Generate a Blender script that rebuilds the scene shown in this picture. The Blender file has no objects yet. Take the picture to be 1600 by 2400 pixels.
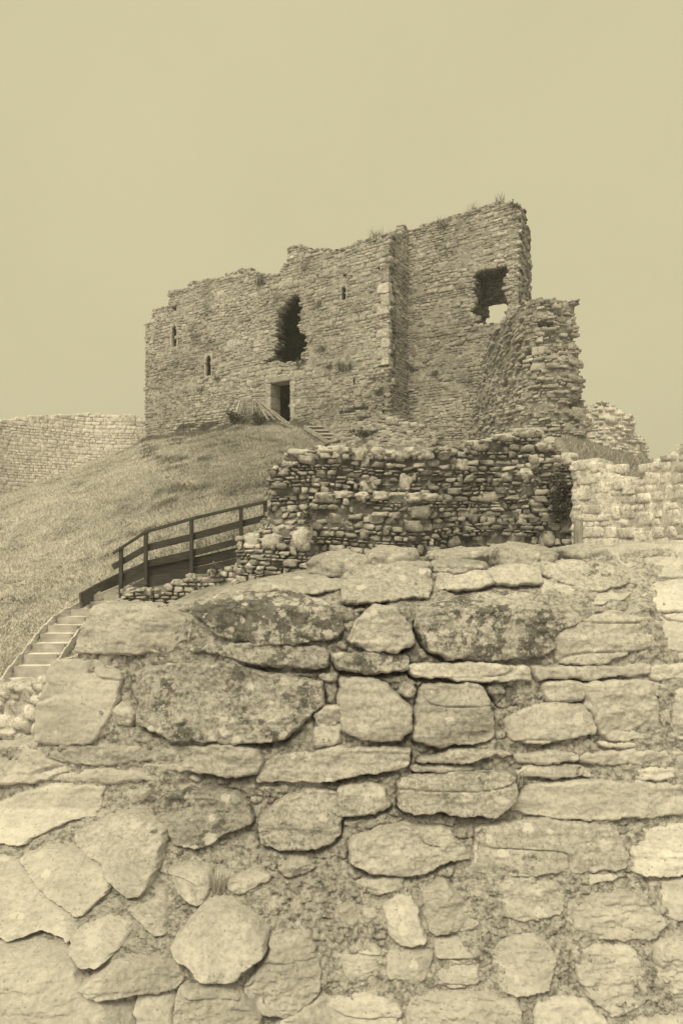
import bpy, math
import numpy as np

# ---------------------------------------------------------------- camera, light
SC = bpy.context.scene
COL = SC.collection
cam_d = bpy.data.cameras.new('camera')
cam = bpy.data.objects.new('camera', cam_d)
COL.objects.link(cam)
cam.location = (0, 0, 0)
cam.rotation_euler = (math.radians(90), 0, 0)
cam_d.sensor_fit = 'HORIZONTAL'
cam_d.sensor_width = 24
cam_d.lens = 24
cam_d.shift_y = 85 / 1600
cam_d.clip_start = 0.05
cam_d.clip_end = 6000
SC.camera = cam

EXPOSURE = 0.75
HAZE = 0.0022
SUN_EL, SUN_AZ = math.radians(52), math.radians(205)   # azimuth clockwise from +Y
world = bpy.data.worlds.new('World')
SC.world = world
world.use_nodes = True
wn, wl = world.node_tree.nodes, world.node_tree.links
wn.clear()
w_out = wn.new('ShaderNodeOutputWorld')
w_bg = wn.new('ShaderNodeBackground')
w_sky = wn.new('ShaderNodeTexSky')
w_sky.sky_type = 'NISHITA'
w_sky.sun_disc = False
w_sky.sun_elevation = SUN_EL
w_sky.sun_rotation = SUN_AZ
w_sky.dust_density = 6.0
w_bw = wn.new('ShaderNodeRGBToBW')
w_mul = wn.new('ShaderNodeMath'); w_mul.operation = 'MULTIPLY_ADD'
w_mul.inputs[1].default_value = 0.035; w_mul.inputs[2].default_value = 3.52   # overcast: nearly even
w_tint = wn.new('ShaderNodeMix'); w_tint.data_type = 'RGBA'; w_tint.blend_type = 'MULTIPLY'
w_tint.inputs['Factor'].default_value = 1.0
w_tint.inputs['B'].default_value = (1.0, 0.912, 0.565, 1)
w_tc = wn.new('ShaderNodeTexCoord')
w_cl = wn.new('ShaderNodeTexNoise'); w_cl.inputs['Scale'].default_value = 2.2; w_cl.inputs['Detail'].default_value = 7; w_cl.inputs['Roughness'].default_value = 0.62
wl.new(w_tc.outputs['Generated'], w_cl.inputs['Vector'])
w_cm = wn.new('ShaderNodeMath'); w_cm.operation = 'MULTIPLY_ADD'
w_cm.inputs[1].default_value = 0.62; w_cm.inputs[2].default_value = 3.30
wl.new(w_cl.outputs[0], w_cm.inputs[0])
wl.new(w_cm.outputs[0], w_mul.inputs[2])
wl.new(w_sky.outputs[0], w_bw.inputs[0])
wl.new(w_bw.outputs[0], w_mul.inputs[0])
wl.new(w_mul.outputs[0], w_tint.inputs['A'])
wl.new(w_tint.outputs['Result'], w_bg.inputs['Color'])
w_bg.inputs['Strength'].default_value = 0.105
wl.new(w_bg.outputs[0], w_out.inputs[0])

sun_d = bpy.data.lights.new('sun', 'SUN')
sun_d.energy = 1.5
sun_d.angle = math.radians(28)
sun_d.color = (1.0, 0.905, 0.56)
sun = bpy.data.objects.new('sun', sun_d)
COL.objects.link(sun)
sun.rotation_euler = (math.pi / 2 - SUN_EL, 0, math.pi - SUN_AZ)
SC.view_settings.view_transform = 'Standard'
SC.view_settings.look = 'None'
SC.view_settings.exposure = EXPOSURE
SC.view_settings.gamma = 1.0
SC.cycles.max_bounces = 6
SC.cycles.diffuse_bounces = 3

# ---------------------------------------------------------------- helpers
D = 1600 / 1568.0          # traced coordinates are in a 1568 px wide view of the photo
FX = 1600.0
HOR = 1285.0


def ray(u, v):
    return (np.asarray(u, float) * D - 800) / FX, (HOR - np.asarray(v, float) * D) / FX


def at(u, v, y):
    kx, kz = ray(u, v)
    return np.array((kx * y, y, kz * y))


def hash3(i, j, k, seed):
    h = (i * 374761393 + j * 668265263 + k * 2147483647 + seed * 1274126177) & 0xFFFFFFFF
    h = ((h ^ (h >> 13)) * 1274126177) & 0xFFFFFFFF
    h = ((h ^ (h >> 16)) * 2246822519) & 0xFFFFFFFF
    return ((h ^ (h >> 15)) & 0xFFFF) / 32767.5 - 1.0


def vnoise(p, seed=0):
    p = np.asarray(p, float)
    i = np.floor(p).astype(np.int64)
    f = p - i
    f = f * f * f * (f * (f * 6 - 15) + 10)
    out = 0
    for a in (0, 1):
        wa = f[..., 0] if a else 1 - f[..., 0]
        for b in (0, 1):
            wb = f[..., 1] if b else 1 - f[..., 1]
            for c in (0, 1):
                wc = f[..., 2] if c else 1 - f[..., 2]
                out = out + wa * wb * wc * hash3(i[..., 0] + a, i[..., 1] + b, i[..., 2] + c, seed)
    return out


def fbm(p, octaves=4, seed=0, gain=0.5):
    p = np.asarray(p, float)
    a, t = 1.0, 0
    for o in range(octaves):
        t = t + a * vnoise(p * 2.03 ** o + 17.3 * o, seed + o)
        a *= gain
    return t


def inside(poly, x, y):
    poly = np.asarray(poly, float)
    r = np.zeros(np.shape(x), bool)
    n = len(poly)
    for i in range(n):
        x0, y0 = poly[i]
        x1, y1 = poly[(i + 1) % n]
        if y0 == y1:
            continue
        c = ((y0 > y) != (y1 > y)) & (x < (x1 - x0) * (y - y0) / (y1 - y0) + x0)
        r ^= c
    return r


class MB:
    """collects faces and links them as ONE mesh object"""
    def __init__(self):
        self.v, self.c, self.q, self.t, self.n = [], [], [], [], 0

    def add(self, v, q=None, t=None, c=0.4, mat=0):
        v = np.asarray(v, float).reshape(-1, 3)
        self.v.append(v)
        self.c.append(np.broadcast_to(np.asarray(c, float), (len(v),)).copy())
        if q is not None and len(q):
            q = np.asarray(q, np.int64).reshape(-1, 4)
            self.q.append((q + self.n, np.full(len(q), mat)))
        if t is not None and len(t):
            t = np.asarray(t, np.int64).reshape(-1, 3)
            self.t.append((t + self.n, np.full(len(t), mat)))
        self.n += len(v)

    def box(self, lo, hi, f=None, c=0.4, mat=0, bevel=0.0, axes=None, jit=0.0, rng=None):
        """box in local axes; f maps local (a,b,c) arrays to world"""
        lo, hi = np.asarray(lo, float), np.asarray(hi, float)
        T, Q = box_template(3, 24.0)
        v = (T + 1) / 2 * (hi - lo) + lo
        if jit:
            v = v + rng.normal(0, jit, v.shape)
        if f is not None:
            v = f(v[:, 0], v[:, 1], v[:, 2])
        self.add(v, Q, c=c, mat=mat)

    def bar(self, p, q, w, h, up=(0, 0, 1), c=0.4, mat=0, seg=1):
        """rectangular bar from p to q, width w (sideways) and height h (along up)"""
        p, q = np.asarray(p, float), np.asarray(q, float)
        d = q - p
        L = np.linalg.norm(d)
        d = d / L
        up = np.asarray(up, float)
        side = np.cross(d, up); side /= np.linalg.norm(side)
        up2 = np.cross(side, d)
        b = min(w, h) * 0.12
        prof = [(-w/2 + b, -h/2), (w/2 - b, -h/2), (w/2, -h/2 + b), (w/2, h/2 - b), (w/2 - b, h/2), (-w/2 + b, h/2), (-w/2, h/2 - b), (-w/2, -h/2 + b)]
        vs = []
        for k in range(seg + 1):
            o = p + d * L * k / seg
            for a, e in prof:
                vs.append(o + side * a + up2 * e)
        qs = []
        for k in range(seg):
            for i in range(8):
                j = (i + 1) % 8
                qs.append((k*8+i, k*8+j, k*8+8+j, k*8+8+i))
        n = seg * 8
        qs += [(7, 6, 1, 0)[::1], (6, 5, 2, 1), (5, 4, 3, 2), (n, n+1, n+6, n+7), (n+1, n+2, n+5, n+6), (n+2, n+3, n+4, n+5)]
        self.add(vs, qs, c=c, mat=mat)

    def build(self, name, mats, parent=None, base=None, smooth=True):
        v = np.concatenate(self.v)
        if parent is not None:
            v = v - np.array(parent['_b'] if '_b' in parent else parent.parent['_b'])
        elif base is not None:
            v = v - np.asarray(base)
        me = bpy.data.meshes.new(name)
        loops, starts, mi, off = [], [], [], 0
        for lst, k in ((self.q, 4), (self.t, 3)):
            for f, m in lst:
                loops.append(f.reshape(-1))
                starts.append(off + np.arange(len(f)) * k)
                off += len(f) * k
                mi.append(m)
        loops, starts, mi = np.concatenate(loops), np.concatenate(starts), np.concatenate(mi)
        me.vertices.add(len(v)); me.vertices.foreach_set('co', v.astype(np.float32).ravel())
        me.loops.add(len(loops)); me.loops.foreach_set('vertex_index', loops.astype(np.int32))
        me.polygons.add(len(starts)); me.polygons.foreach_set('loop_start', starts.astype(np.int32))
        me.polygons.foreach_set('material_index', mi.astype(np.int32))
        me.polygons.foreach_set('use_smooth', np.full(len(starts), smooth))
        at_ = me.attributes.new('tone', 'FLOAT', 'POINT')
        at_.data.foreach_set('value', np.concatenate(self.c).astype(np.float32))
        for m in (mats if isinstance(mats, (list, tuple)) else [mats]):
            me.materials.append(m)
        me.update(calc_edges=True)
        me.validate()
        o = bpy.data.objects.new(name, me)
        COL.objects.link(o)
        if parent is not None:
            o.parent = parent
        elif base is not None:
            o.location = base
        return o


def thing(name, label, cat, base, group=None):
    o = bpy.data.objects.new(name, None)
    o.empty_display_size = 0.2
    COL.objects.link(o)
    o.location = base
    o['_b'] = [float(x) for x in base]
    o['label'] = label
    o['category'] = cat
    if group:
        o['group'] = group
    return o


def tag(o, label, cat, group=None):
    o['label'] = label
    o['category'] = cat
    if group:
        o['group'] = group
    return o


_tpl = {}


def box_template(n, e):
    """cube of n x n quads a side rounded to a superellipsoid of exponent e"""
    key = (n, e)
    if key in _tpl:
        return _tpl[key]
    ids, vs, qs = {}, [], []

    def vid(p):
        k = tuple(np.round(p, 6))
        if k not in ids:
            ids[k] = len(vs); vs.append(p)
        return ids[k]
    g = np.array([-1, -.74, .74, 1]) if n == 3 else np.sin(np.linspace(-1, 1, n + 1) * math.pi / 2 * 0.92) / math.sin(math.pi / 2 * 0.92)
    for ax in range(3):
        for s in (-1, 1):
            a, b = (ax + 1) % 3, (ax + 2) % 3
            for i in range(n):
                for j in range(n):
                    c = []
                    for di, dj in ((0, 0), (1, 0), (1, 1), (0, 1)):
                        p = np.zeros(3); p[ax] = s; p[a] = g[i + di]; p[b] = g[j + dj]
                        c.append(vid(p))
                    qs.append(c if s > 0 else c[::-1])
    T = np.array(vs)
    T = T / (np.sum(np.abs(T) ** e, 1) ** (1 / e))[:, None]
    _tpl[key] = (T, np.array(qs))
    return _tpl[key]


def stones(mb, C, H, tone, rng, fmap=None, n=3, e=5.0, jit=0.22, tilt=None, rough=0.0, mat=0):
    """many stones: C centres (k,3), H half sizes (k,3) in local axes (along, up, out)"""
    C, H = np.asarray(C, float), np.asarray(H, float)
    k = len(C)
    if k == 0:
        return
    T, Q = box_template(n, e)
    nv = len(T)
    s = (T[:, None, :] * np.array([[(i & 1) * 2 - 1, (i >> 1 & 1) * 2 - 1, (i >> 2 & 1) * 2 - 1] for i in range(8)])[None] + 1) / 2
    W = s.prod(2)                                              # (nv, 8)
    J = rng.normal(0, jit, (k, 8, 3))
    L = T[None] + np.einsum('vc,kcd->kvd', W, J)
    if rough:
        off = rng.uniform(0, 100, (k, 1, 3))
        L = L * (1 + rough * vnoise(T[None] * 1.7 + off, 5) + 0.6 * rough * vnoise(T[None] * 3.9 + off, 6))[..., None]
    L = L * H[:, None, :]
    if tilt is not None:
        ct, st = np.cos(tilt)[:, None], np.sin(tilt)[:, None]
        L = np.stack((L[..., 0] * ct - L[..., 1] * st, L[..., 0] * st + L[..., 1] * ct, L[..., 2]), -1)
    P = (L + C[:, None, :]).reshape(-1, 3)
    if fmap is not None:
        P = fmap(P[:, 0], P[:, 1], P[:, 2])
    q = (Q[None] + (np.arange(k) * nv)[:, None, None]).reshape(-1, 4)
    mb.add(P, q, c=np.repeat(np.asarray(tone, float), nv), mat=mat)


class Surf:
    """a standing surface over a plan polyline: (along, up, out) -> world, and pixel -> (along, up)"""
    def __init__(self, pts, smooth=1):
        p = np.asarray(pts, float)
        seg = np.linalg.norm(np.diff(p, axis=0), axis=1)
        cum = np.concatenate(([0], np.cumsum(seg)))
        n = max(40, int(cum[-1] / 0.05))
        s = np.linspace(0, cum[-1], n)
        x, y = np.interp(s, cum, p[:, 0]), np.interp(s, cum, p[:, 1])
        for _ in range(smooth):
            kx = np.convolve(np.pad(x, 8, 'reflect', reflect_type='odd'), np.ones(17) / 17, 'valid')
            ky = np.convolve(np.pad(y, 8, 'reflect', reflect_type='odd'), np.ones(17) / 17, 'valid')
            x, y = kx, ky
        self.s, self.x, self.y, self.L = s, x, y, cum[-1]
        tx, ty = np.gradient(x, s), np.gradient(y, s)
        l = np.hypot(tx, ty)
        self.tx, self.ty = tx / l, ty / l
        self.u = (x / y * FX + 800) / D

    def map(self, s, z, d):
        s = np.asarray(s, float)
        sc = np.clip(s, 0, self.L)
        ex = s - sc
        x, y = np.interp(sc, self.s, self.x), np.interp(sc, self.s, self.y)
        tx, ty = np.interp(sc, self.s, self.tx), np.interp(sc, self.s, self.ty)
        return np.stack((x + ex * tx + d * ty, y + ex * ty - d * tx, np.asarray(z, float) + 0 * s), -1)

    def px(self, u, v):
        u = np.asarray(u, float)
        s = np.interp(u, self.u, self.s)
        s = np.where(u < self.u[0], self.s[0] + (u - self.u[0]) * (self.s[1] - self.s[0]) / (self.u[1] - self.u[0]), s)
        s = np.where(u > self.u[-1], self.s[-1] + (u - self.u[-1]) * (self.s[-1] - self.s[-2]) / (self.u[-1] - self.u[-2]), s)
        y = np.interp(np.clip(s, 0, self.L), self.s, self.y) + (s - np.clip(s, 0, self.L)) * np.interp(np.clip(s, 0, self.L), self.s, self.ty)
        return s, (HOR - np.asarray(v, float) * D) / FX * y

    def poly(self, pts):
        p = np.asarray(pts, float)
        s, z = self.px(p[:, 0], p[:, 1])
        return np.stack((s, z), 1)


def masonry(mb, S, outline, holes, rng, ch=(0.10, 0.2), cw=(0.2, 0.6), cell=(0.14, 0.12), thick=2.0, nd=6,
            recess=0.05, tone=(0.36, 0.07), proud=0.025, n=2, e=6.0, jit=0.16, miss=0.02, offset=None, tiltf=None,
            edge_stones=True, rough=0.0, gap=0.02, mortar=0.3, big=0.06, back_noise=0.03, bury=0.6, tonef=None, wav=0.05, wscale=None, edge_shade=1.0, tall=0.0, flush=0.0):
    """coursed rubble: a backing of solid cells with thickness plus individual face stones"""
    f = S.map
    out = np.asarray(outline)
    s0, s1, z0, z1 = out[:, 0].min(), out[:, 0].max(), out[:, 1].min(), out[:, 1].max()
    off = offset or (lambda s, z: 0.0 * s)

    def ok(s, z):
        r = inside(out, s, z)
        for h in holes:
            r &= ~inside(h, s, z)
        return r
    ns, nz = int((s1 - s0) / cell[0]) + 2, int((z1 - z0) / cell[1]) + 2
    gs, gz = s0 + np.arange(ns + 1) * cell[0] - cell[0] * 0.3, z0 + np.arange(nz + 1) * cell[1]
    cs, cz = np.meshgrid((gs[:-1] + gs[1:]) / 2, (gz[:-1] + gz[1:]) / 2, indexing='ij')
    M = ok(cs, cz)
    gd = -np.linspace(0, 1, nd + 1) * thick - recess
    A, B, C = np.meshgrid(gs, gz, gd, indexing='ij')
    nz3 = np.stack((A, B, C), -1)
    A = A + cell[0] * 0.35 * vnoise(nz3 * 3.1 + 3, 11) + cell[0] * 0.2 * rng.normal(0, 0.6, A.shape)
    B = B + cell[1] * 0.45 * vnoise(nz3 * 3.3 + 9, 12)
    C = C + back_noise * vnoise(nz3 * 2.3 + 5, 13) + 0.4 * back_noise * rng.normal(0, 1, C.shape)
    C = C + off(A, B)
    P = f(A.ravel(), B.ravel(), C.ravel())
    shp = (ns + 1, nz + 1, nd + 1)
    idx = np.arange(P.shape[0]).reshape(shp)
    quads = []
    I, J = np.nonzero(M)
    quads.append(np.stack((idx[I, J, 0], idx[I + 1, J, 0], idx[I + 1, J + 1, 0], idx[I, J + 1, 0]), 1))
    quads.append(np.stack((idx[I, J, nd], idx[I, J + 1, nd], idx[I + 1, J + 1, nd], idx[I + 1, J, nd]), 1))
    Mp = np.pad(M, 1)
    edges = []
    for di, dj in ((1, 0), (-1, 0), (0, 1), (0, -1)):
        Eb = M & ~Mp[1 + di:1 + di + ns, 1 + dj:1 + dj + nz]
        I, J = np.nonzero(Eb)
        if len(I) == 0:
            continue
        edges.append((I, J, np.full(len(I), di), np.full(len(I), dj)))
        if di == 1: a, b = (I + 1, J), (I + 1, J + 1)
        if di == -1: a, b = (I, J + 1), (I, J)
        if dj == 1: a, b = (I + 1, J + 1), (I, J + 1)
        if dj == -1: a, b = (I, J), (I + 1, J)
        for k in range(nd):
            quads.append(np.stack((idx[a[0], a[1], k], idx[a[0], a[1], k + 1], idx[b[0], b[1], k + 1], idx[b[0], b[1], k]), 1))
    quads = np.concatenate(quads)
    used = np.unique(quads)
    remap = np.full(P.shape[0], -1); remap[used] = np.arange(len(used))
    mb.add(P[used], remap[quads], c=mortar * (1 + 0.15 * rng.normal(0, 1, len(used))), mat=0)
    # face stones in courses
    Cs, Hs = [], []
    z = z0
    while z < z1:
        h = rng.uniform(*ch) * (rng.uniform(1.3, 1.8) if rng.random() < tall else 1.0)
        s = s0 - rng.uniform(0, cw[1])
        while s < s1:
            w = rng.uniform(*cw) * (0.6 + 0.6 * (h - ch[0]) / (ch[1] - ch[0] + 1e-6))
            zz = z + h / 2
            hh = h
            if rng.random() < big:
                hh = h * rng.uniform(1.5, 2.0); w *= 1.3; zz = z + hh / 2
            if rng.random() > miss:
                Cs.append((s + w / 2, zz)); Hs.append((w / 2 - gap / 2, hh / 2 - gap / 2))
            s += w
        z += h
    Cs, Hs = np.array(Cs), np.array(Hs)
    if wscale is not None:
        Hs[:, 0] *= wscale(Cs[:, 0], Cs[:, 1])
    Cs[:, 1] += wav * vnoise(np.stack((Cs[:, 0] * 0.55, Cs[:, 1] * 0.8, 0 * Cs[:, 0]), 1), 31)
    keep = ok(Cs[:, 0], Cs[:, 1])
    Cs, Hs = Cs[keep], Hs[keep]
    k = len(Cs)
    dep = rng.uniform(0.10, 0.16, k)
    d = rng.normal(0, proud, k) - dep * bury * 0 + off(Cs[:, 0], Cs[:, 1]) - dep + 0.02
    if flush:      # areas where old lime render still fills the joints
        pn = fbm(np.stack((Cs[:, 0] * 0.7, Cs[:, 1] * 0.9, 0 * Cs[:, 0] + 9), 1), 3, 78)
        d = d - flush * np.clip((pn - 0.12) * 5, 0, 1)
    t = tone[0] + tone[1] * rng.normal(0, 1, k)
    t = t * (1 + 0.22 * vnoise(np.stack((Cs[:, 0] * 0.4, Cs[:, 1] * 0.5, 0 * t), 1), 77))
    if tonef is not None:
        t = t * tonef(Cs[:, 0], Cs[:, 1])
    til = rng.normal(0, 0.05, k)
    if tiltf is not None:
        til = til + tiltf(Cs[:, 0], Cs[:, 1])
    stones(mb, np.column_stack((Cs, d)), np.column_stack((Hs, dep)), np.clip(t, 0.08, 0.85), rng, f, n, e, jit, til, rough)
    if edge_stones:
        I, J, DI, DJ = (np.concatenate([x[q] for x in edges]) for q in range(4))
        ea, eh = [], []
        for k in range(nd):
            sel = rng.random(len(I)) < 0.75
            i, j = I[sel], J[sel]
            m = len(i)
            dd = -(k + rng.random(m)) * thick / nd
            ss, zz = cs[i, j] + rng.normal(0, .04, m), cz[i, j] + rng.normal(0, .03, m)
            ea.append(np.column_stack((ss, zz, dd + off(ss, zz))))
            hh_ = np.column_stack((rng.uniform(0.4, 1.0, m) * cw[1] * 0.3, rng.uniform(0.4, 0.9, m) * ch[1] * 0.42, rng.uniform(0.08, 0.2, m)))
            eh.append(hh_)
            ea[-1][:, 0] -= DI[sel] * (hh_[:, 0] - cell[0] * 0.5)
            ea[-1][:, 1] -= DJ[sel] * (hh_[:, 1] - cell[1] * 0.5)
        ea, eh = np.concatenate(ea), np.concatenate(eh)
        # keep clear of the front plane
        ea[:, 2] = np.minimum(ea[:, 2], off(ea[:, 0], ea[:, 1]) - eh[:, 2] + 0.03)
        t = tone[0] + tone[1] * rng.normal(0, 1, len(ea))
        if tonef is not None:
            t = t * tonef(ea[:, 0], ea[:, 1])
        t = np.where(ea[:, 2] + eh[:, 2] < off(ea[:, 0], ea[:, 1]) - 0.06, t * edge_shade, t)  # deeper edge stones darkened: shade inside the openings painted into their tone
        stones(mb, ea, eh, np.clip(t, 0.08, 0.85), rng, f, n, e, jit * 1.3, rng.normal(0, 0.1, len(ea)), rough)


# ---------------------------------------------------------------- materials
WARM = (1.0, 0.95, 0.97)


def new_mat(name, rough=0.95):
    m = bpy.data.materials.new(name)
    m.use_nodes = True
    n = m.node_tree.nodes
    b = n['Principled BSDF']
    b.inputs['Roughness'].default_value = rough
    b.inputs['Specular IOR Level'].default_value = 0.15
    return m, n, m.node_tree.links, b


def N(n, typ, **kw):
    x = n.new(typ)
    for k, v in kw.items():
        if k in ('operation', 'data_type', 'blend_type', 'feature', 'attribute_name', 'noise_dimensions', 'attribute_type', 'distance'):
            setattr(x, k, v)
        else:
            x.inputs[k].default_value = v
    return x


def math_n(n, l, op, a, b=None, clamp=False):
    x = n.new('ShaderNodeMath'); x.operation = op; x.use_clamp = clamp
    for i, q in enumerate((a, b)):
        if q is None:
            continue
        if isinstance(q, (int, float)):
            x.inputs[i].default_value = q
        else:
            l.new(q, x.inputs[i])
    return x.outputs[0]


def ramp(n, l, src, lo, hi, a=0.0, b=1.0):
    x = n.new('ShaderNodeMapRange')
    x.interpolation_type = 'SMOOTHSTEP'
    l.new(src, x.inputs[0])
    x.inputs[1].default_value = lo; x.inputs[2].default_value = hi
    x.inputs[3].default_value = a; x.inputs[4].default_value = b
    return x.outputs[0]


def mixf(n, l, fac, a, b):
    x = n.new('ShaderNodeMix')
    for i, q in ((0, fac), (2, a), (3, b)):
        if isinstance(q, (int, float)):
            x.inputs[i].default_value = q
        else:
            l.new(q, x.inputs[i])
    return x.outputs[0]


def tone_to_col(n, l, val, b, warm=WARM):
    c = n.new('ShaderNodeCombineColor')
    for i in range(3):
        l.new(math_n(n, l, 'MULTIPLY', val, warm[i]), c.inputs[i])
    l.new(c.outputs[0], b.inputs['Base Color'])


def noise_n(n, l, vec, scale, detail=4, rough=0.6, out=0):
    x = n.new('ShaderNodeTexNoise')
    x.inputs['Scale'].default_value = scale
    x.inputs['Detail'].default_value = detail
    x.inputs['Roughness'].default_value = rough
    if vec is not None:
        l.new(vec, x.inputs['Vector'])
    return x.outputs[out]


def masonry_mat(name, sc=1.0, lichen=0.3, stain=0.4, lich_tone=0.62, bump=0.03, spots=2.2):
    """tone attribute per stone, mottling, pale lichen spots, dark weathering"""
    m, n, l, b = new_mat(name)
    tc = n.new('ShaderNodeTexCoord').outputs['Object']
    a = n.new('ShaderNodeAttribute'); a.attribute_name = 'tone'
    t = a.outputs['Fac']
    n1 = noise_n(n, l, tc, 5.0 * sc, 6, 0.7)
    t = math_n(n, l, 'MULTIPLY', t, ramp(n, l, n1, 0.3, 0.72, 0.68, 1.3))
    n2 = noise_n(n, l, tc, 0.55 * sc, 5, 0.65)
    st = ramp(n, l, n2, 0.5, 0.72, 0.0, stain)
    t = math_n(n, l, 'MULTIPLY', t, math_n(n, l, 'SUBTRACT', 1.0, st))
    n3 = noise_n(n, l, tc, spots * sc, 7, 0.72)
    li = ramp(n, l, n3, 0.56, 0.66, 0.0, lichen)
    t = mixf(n, l, li, t, lich_tone)
    n5 = noise_n(n, l, tc, 26 * sc, 3, 0.7)
    t = math_n(n, l, 'MULTIPLY', t, ramp(n, l, n5, 0.36, 0.5, 0.6, 1.06))
    tone_to_col(n, l, t, b)
    n4 = noise_n(n, l, tc, 11 * sc, 8, 0.75)
    bp = n.new('ShaderNodeBump'); bp.inputs['Distance'].default_value = bump; bp.inputs['Strength'].default_value = 0.9
    l.new(n4, bp.inputs['Height'])
    l.new(bp.outputs[0], b.inputs['Normal'])
    return m


M_keep = masonry_mat('keep_sandstone', 1.0, 0.5, 0.42, 0.56, 0.05, 1.4)
M_mid = masonry_mat('rubble_stone', 2.2, 0.6, 0.45, 0.66, 0.03, 2.6)
M_dress = masonry_mat('dressed_sandstone', 1.6, 0.3, 0.25, 0.6, 0.02)


def boulder_mat(name):
    """foreground stones: object colour R = tone, G = dark crust cover, B = pale lichen cover"""
    m, n, l, b = new_mat(name)
    tc = n.new('ShaderNodeTexCoord').outputs['Object']
    oi = n.new('ShaderNodeObjectInfo')
    ad = n.new('ShaderNodeVectorMath'); ad.operation = 'MULTIPLY_ADD'
    l.new(oi.outputs['Random'], ad.inputs[0]); ad.inputs[1].default_value = (31, 17, 23); l.new(tc, ad.inputs[2])
    vec = ad.outputs[0]
    sep = n.new('ShaderNodeSeparateColor'); l.new(oi.outputs['Color'], sep.inputs[0])
    t = sep.outputs[0]
    big = noise_n(n, l, vec, 6, 6, 0.6)
    t = math_n(n, l, 'MULTIPLY', t, ramp(n, l, big, 0.3, 0.7, 0.86, 1.12))
    fine = noise_n(n, l, vec, 70, 5, 0.75)
    amt = math_n(n, l, 'MULTIPLY', sep.outputs[1], 1.9, True)
    t = math_n(n, l, 'MULTIPLY', t, mixf(n, l, amt, ramp(n, l, fine, 0.35, 0.6, 0.86, 1.03), ramp(n, l, fine, 0.35, 0.6, 0.52, 1.12)))
    # bedding bands
    mp = n.new('ShaderNodeMapping'); l.new(vec, mp.inputs[0]); mp.inputs['Scale'].default_value = (3, 3, 34)
    band = noise_n(n, l, mp.outputs[0], 1.0, 5, 0.6)
    t = math_n(n, l, 'MULTIPLY', t, ramp(n, l, band, 0.3, 0.7, 0.9, 1.06))
    # grey-brown crust
    wn_ = noise_n(n, l, vec, 9, 8, 0.72)
    wf = noise_n(n, l, vec, 42, 4, 0.7)
    cr = math_n(n, l, 'ADD', wn_, math_n(n, l, 'MULTIPLY', math_n(n, l, 'SUBTRACT', wf, 0.5), 0.45))
    thr = math_n(n, l, 'MULTIPLY_ADD', sep.outputs[1], -0.42)
    x = thr.node; x.inputs[2].default_value = 0.74
    cov = math_n(n, l, 'MULTIPLY', math_n(n, l, 'SUBTRACT', cr, thr), 20.0, True)
    crust_tone = ramp(n, l, wf, 0.35, 0.65, 0.04, 0.2)
    t = mixf(n, l, math_n(n, l, 'MULTIPLY', cov, 0.88), t, crust_tone)
    # pale lichen rosettes
    vo = n.new('ShaderNodeTexVoronoi'); vo.inputs['Scale'].default_value = 26
    wob = noise_n(n, l, vec, 60, 4, 0.7, 1)
    va = n.new('ShaderNodeVectorMath'); va.operation = 'MULTIPLY_ADD'
    l.new(wob, va.inputs[0]); va.inputs[1].default_value = (0.035, 0.035, 0.035); l.new(vec, va.inputs[2])
    l.new(va.outputs[0], vo.inputs['Vector'])
    vsep = n.new('ShaderNodeSeparateColor'); l.new(vo.outputs['Color'], vsep.inputs[0])
    rad = math_n(n, l, 'MULTIPLY', vsep.outputs[0], 0.55)
    inr = math_n(n, l, 'MULTIPLY', math_n(n, l, 'SUBTRACT', rad, vo.outputs['Distance']), 14.0, True)
    on = math_n(n, l, 'LESS_THAN', vsep.outputs[1], sep.outputs[2])
    t = mixf(n, l, math_n(n, l, 'MULTIPLY', math_n(n, l, 'MULTIPLY', inr, on), 0.8), t, 0.72)
    # pin-head black dots
    vd = n.new('ShaderNodeTexVoronoi'); vd.inputs['Scale'].default_value = 95; l.new(vec, vd.inputs['Vector'])
    vds = n.new('ShaderNodeSeparateColor'); l.new(vd.outputs['Color'], vds.inputs[0])
    dot = math_n(n, l, 'MULTIPLY', math_n(n, l, 'LESS_THAN', vd.outputs['Distance'], 0.26), math_n(n, l, 'LESS_THAN', vds.outputs[0], 0.16))
    t = mixf(n, l, math_n(n, l, 'MULTIPLY', dot, 0.45), t, 0.12)
    tone_to_col(n, l, t, b)
    hb = math_n(n, l, 'ADD', noise_n(n, l, vec, 30, 9, 0.72), math_n(n, l, 'MULTIPLY', cov, 0.12))
    bp = n.new('ShaderNodeBump'); bp.inputs['Distance'].default_value = 0.016; l.new(math_n(n, l, 'MULTIPLY', oi.outputs['Alpha'], 0.75, True), bp.inputs['Strength'])
    l.new(hb, bp.inputs['Height']); l.new(bp.outputs[0], b.inputs['Normal'])
    return m


M_boulder = boulder_mat('lichened_boulder')


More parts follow.
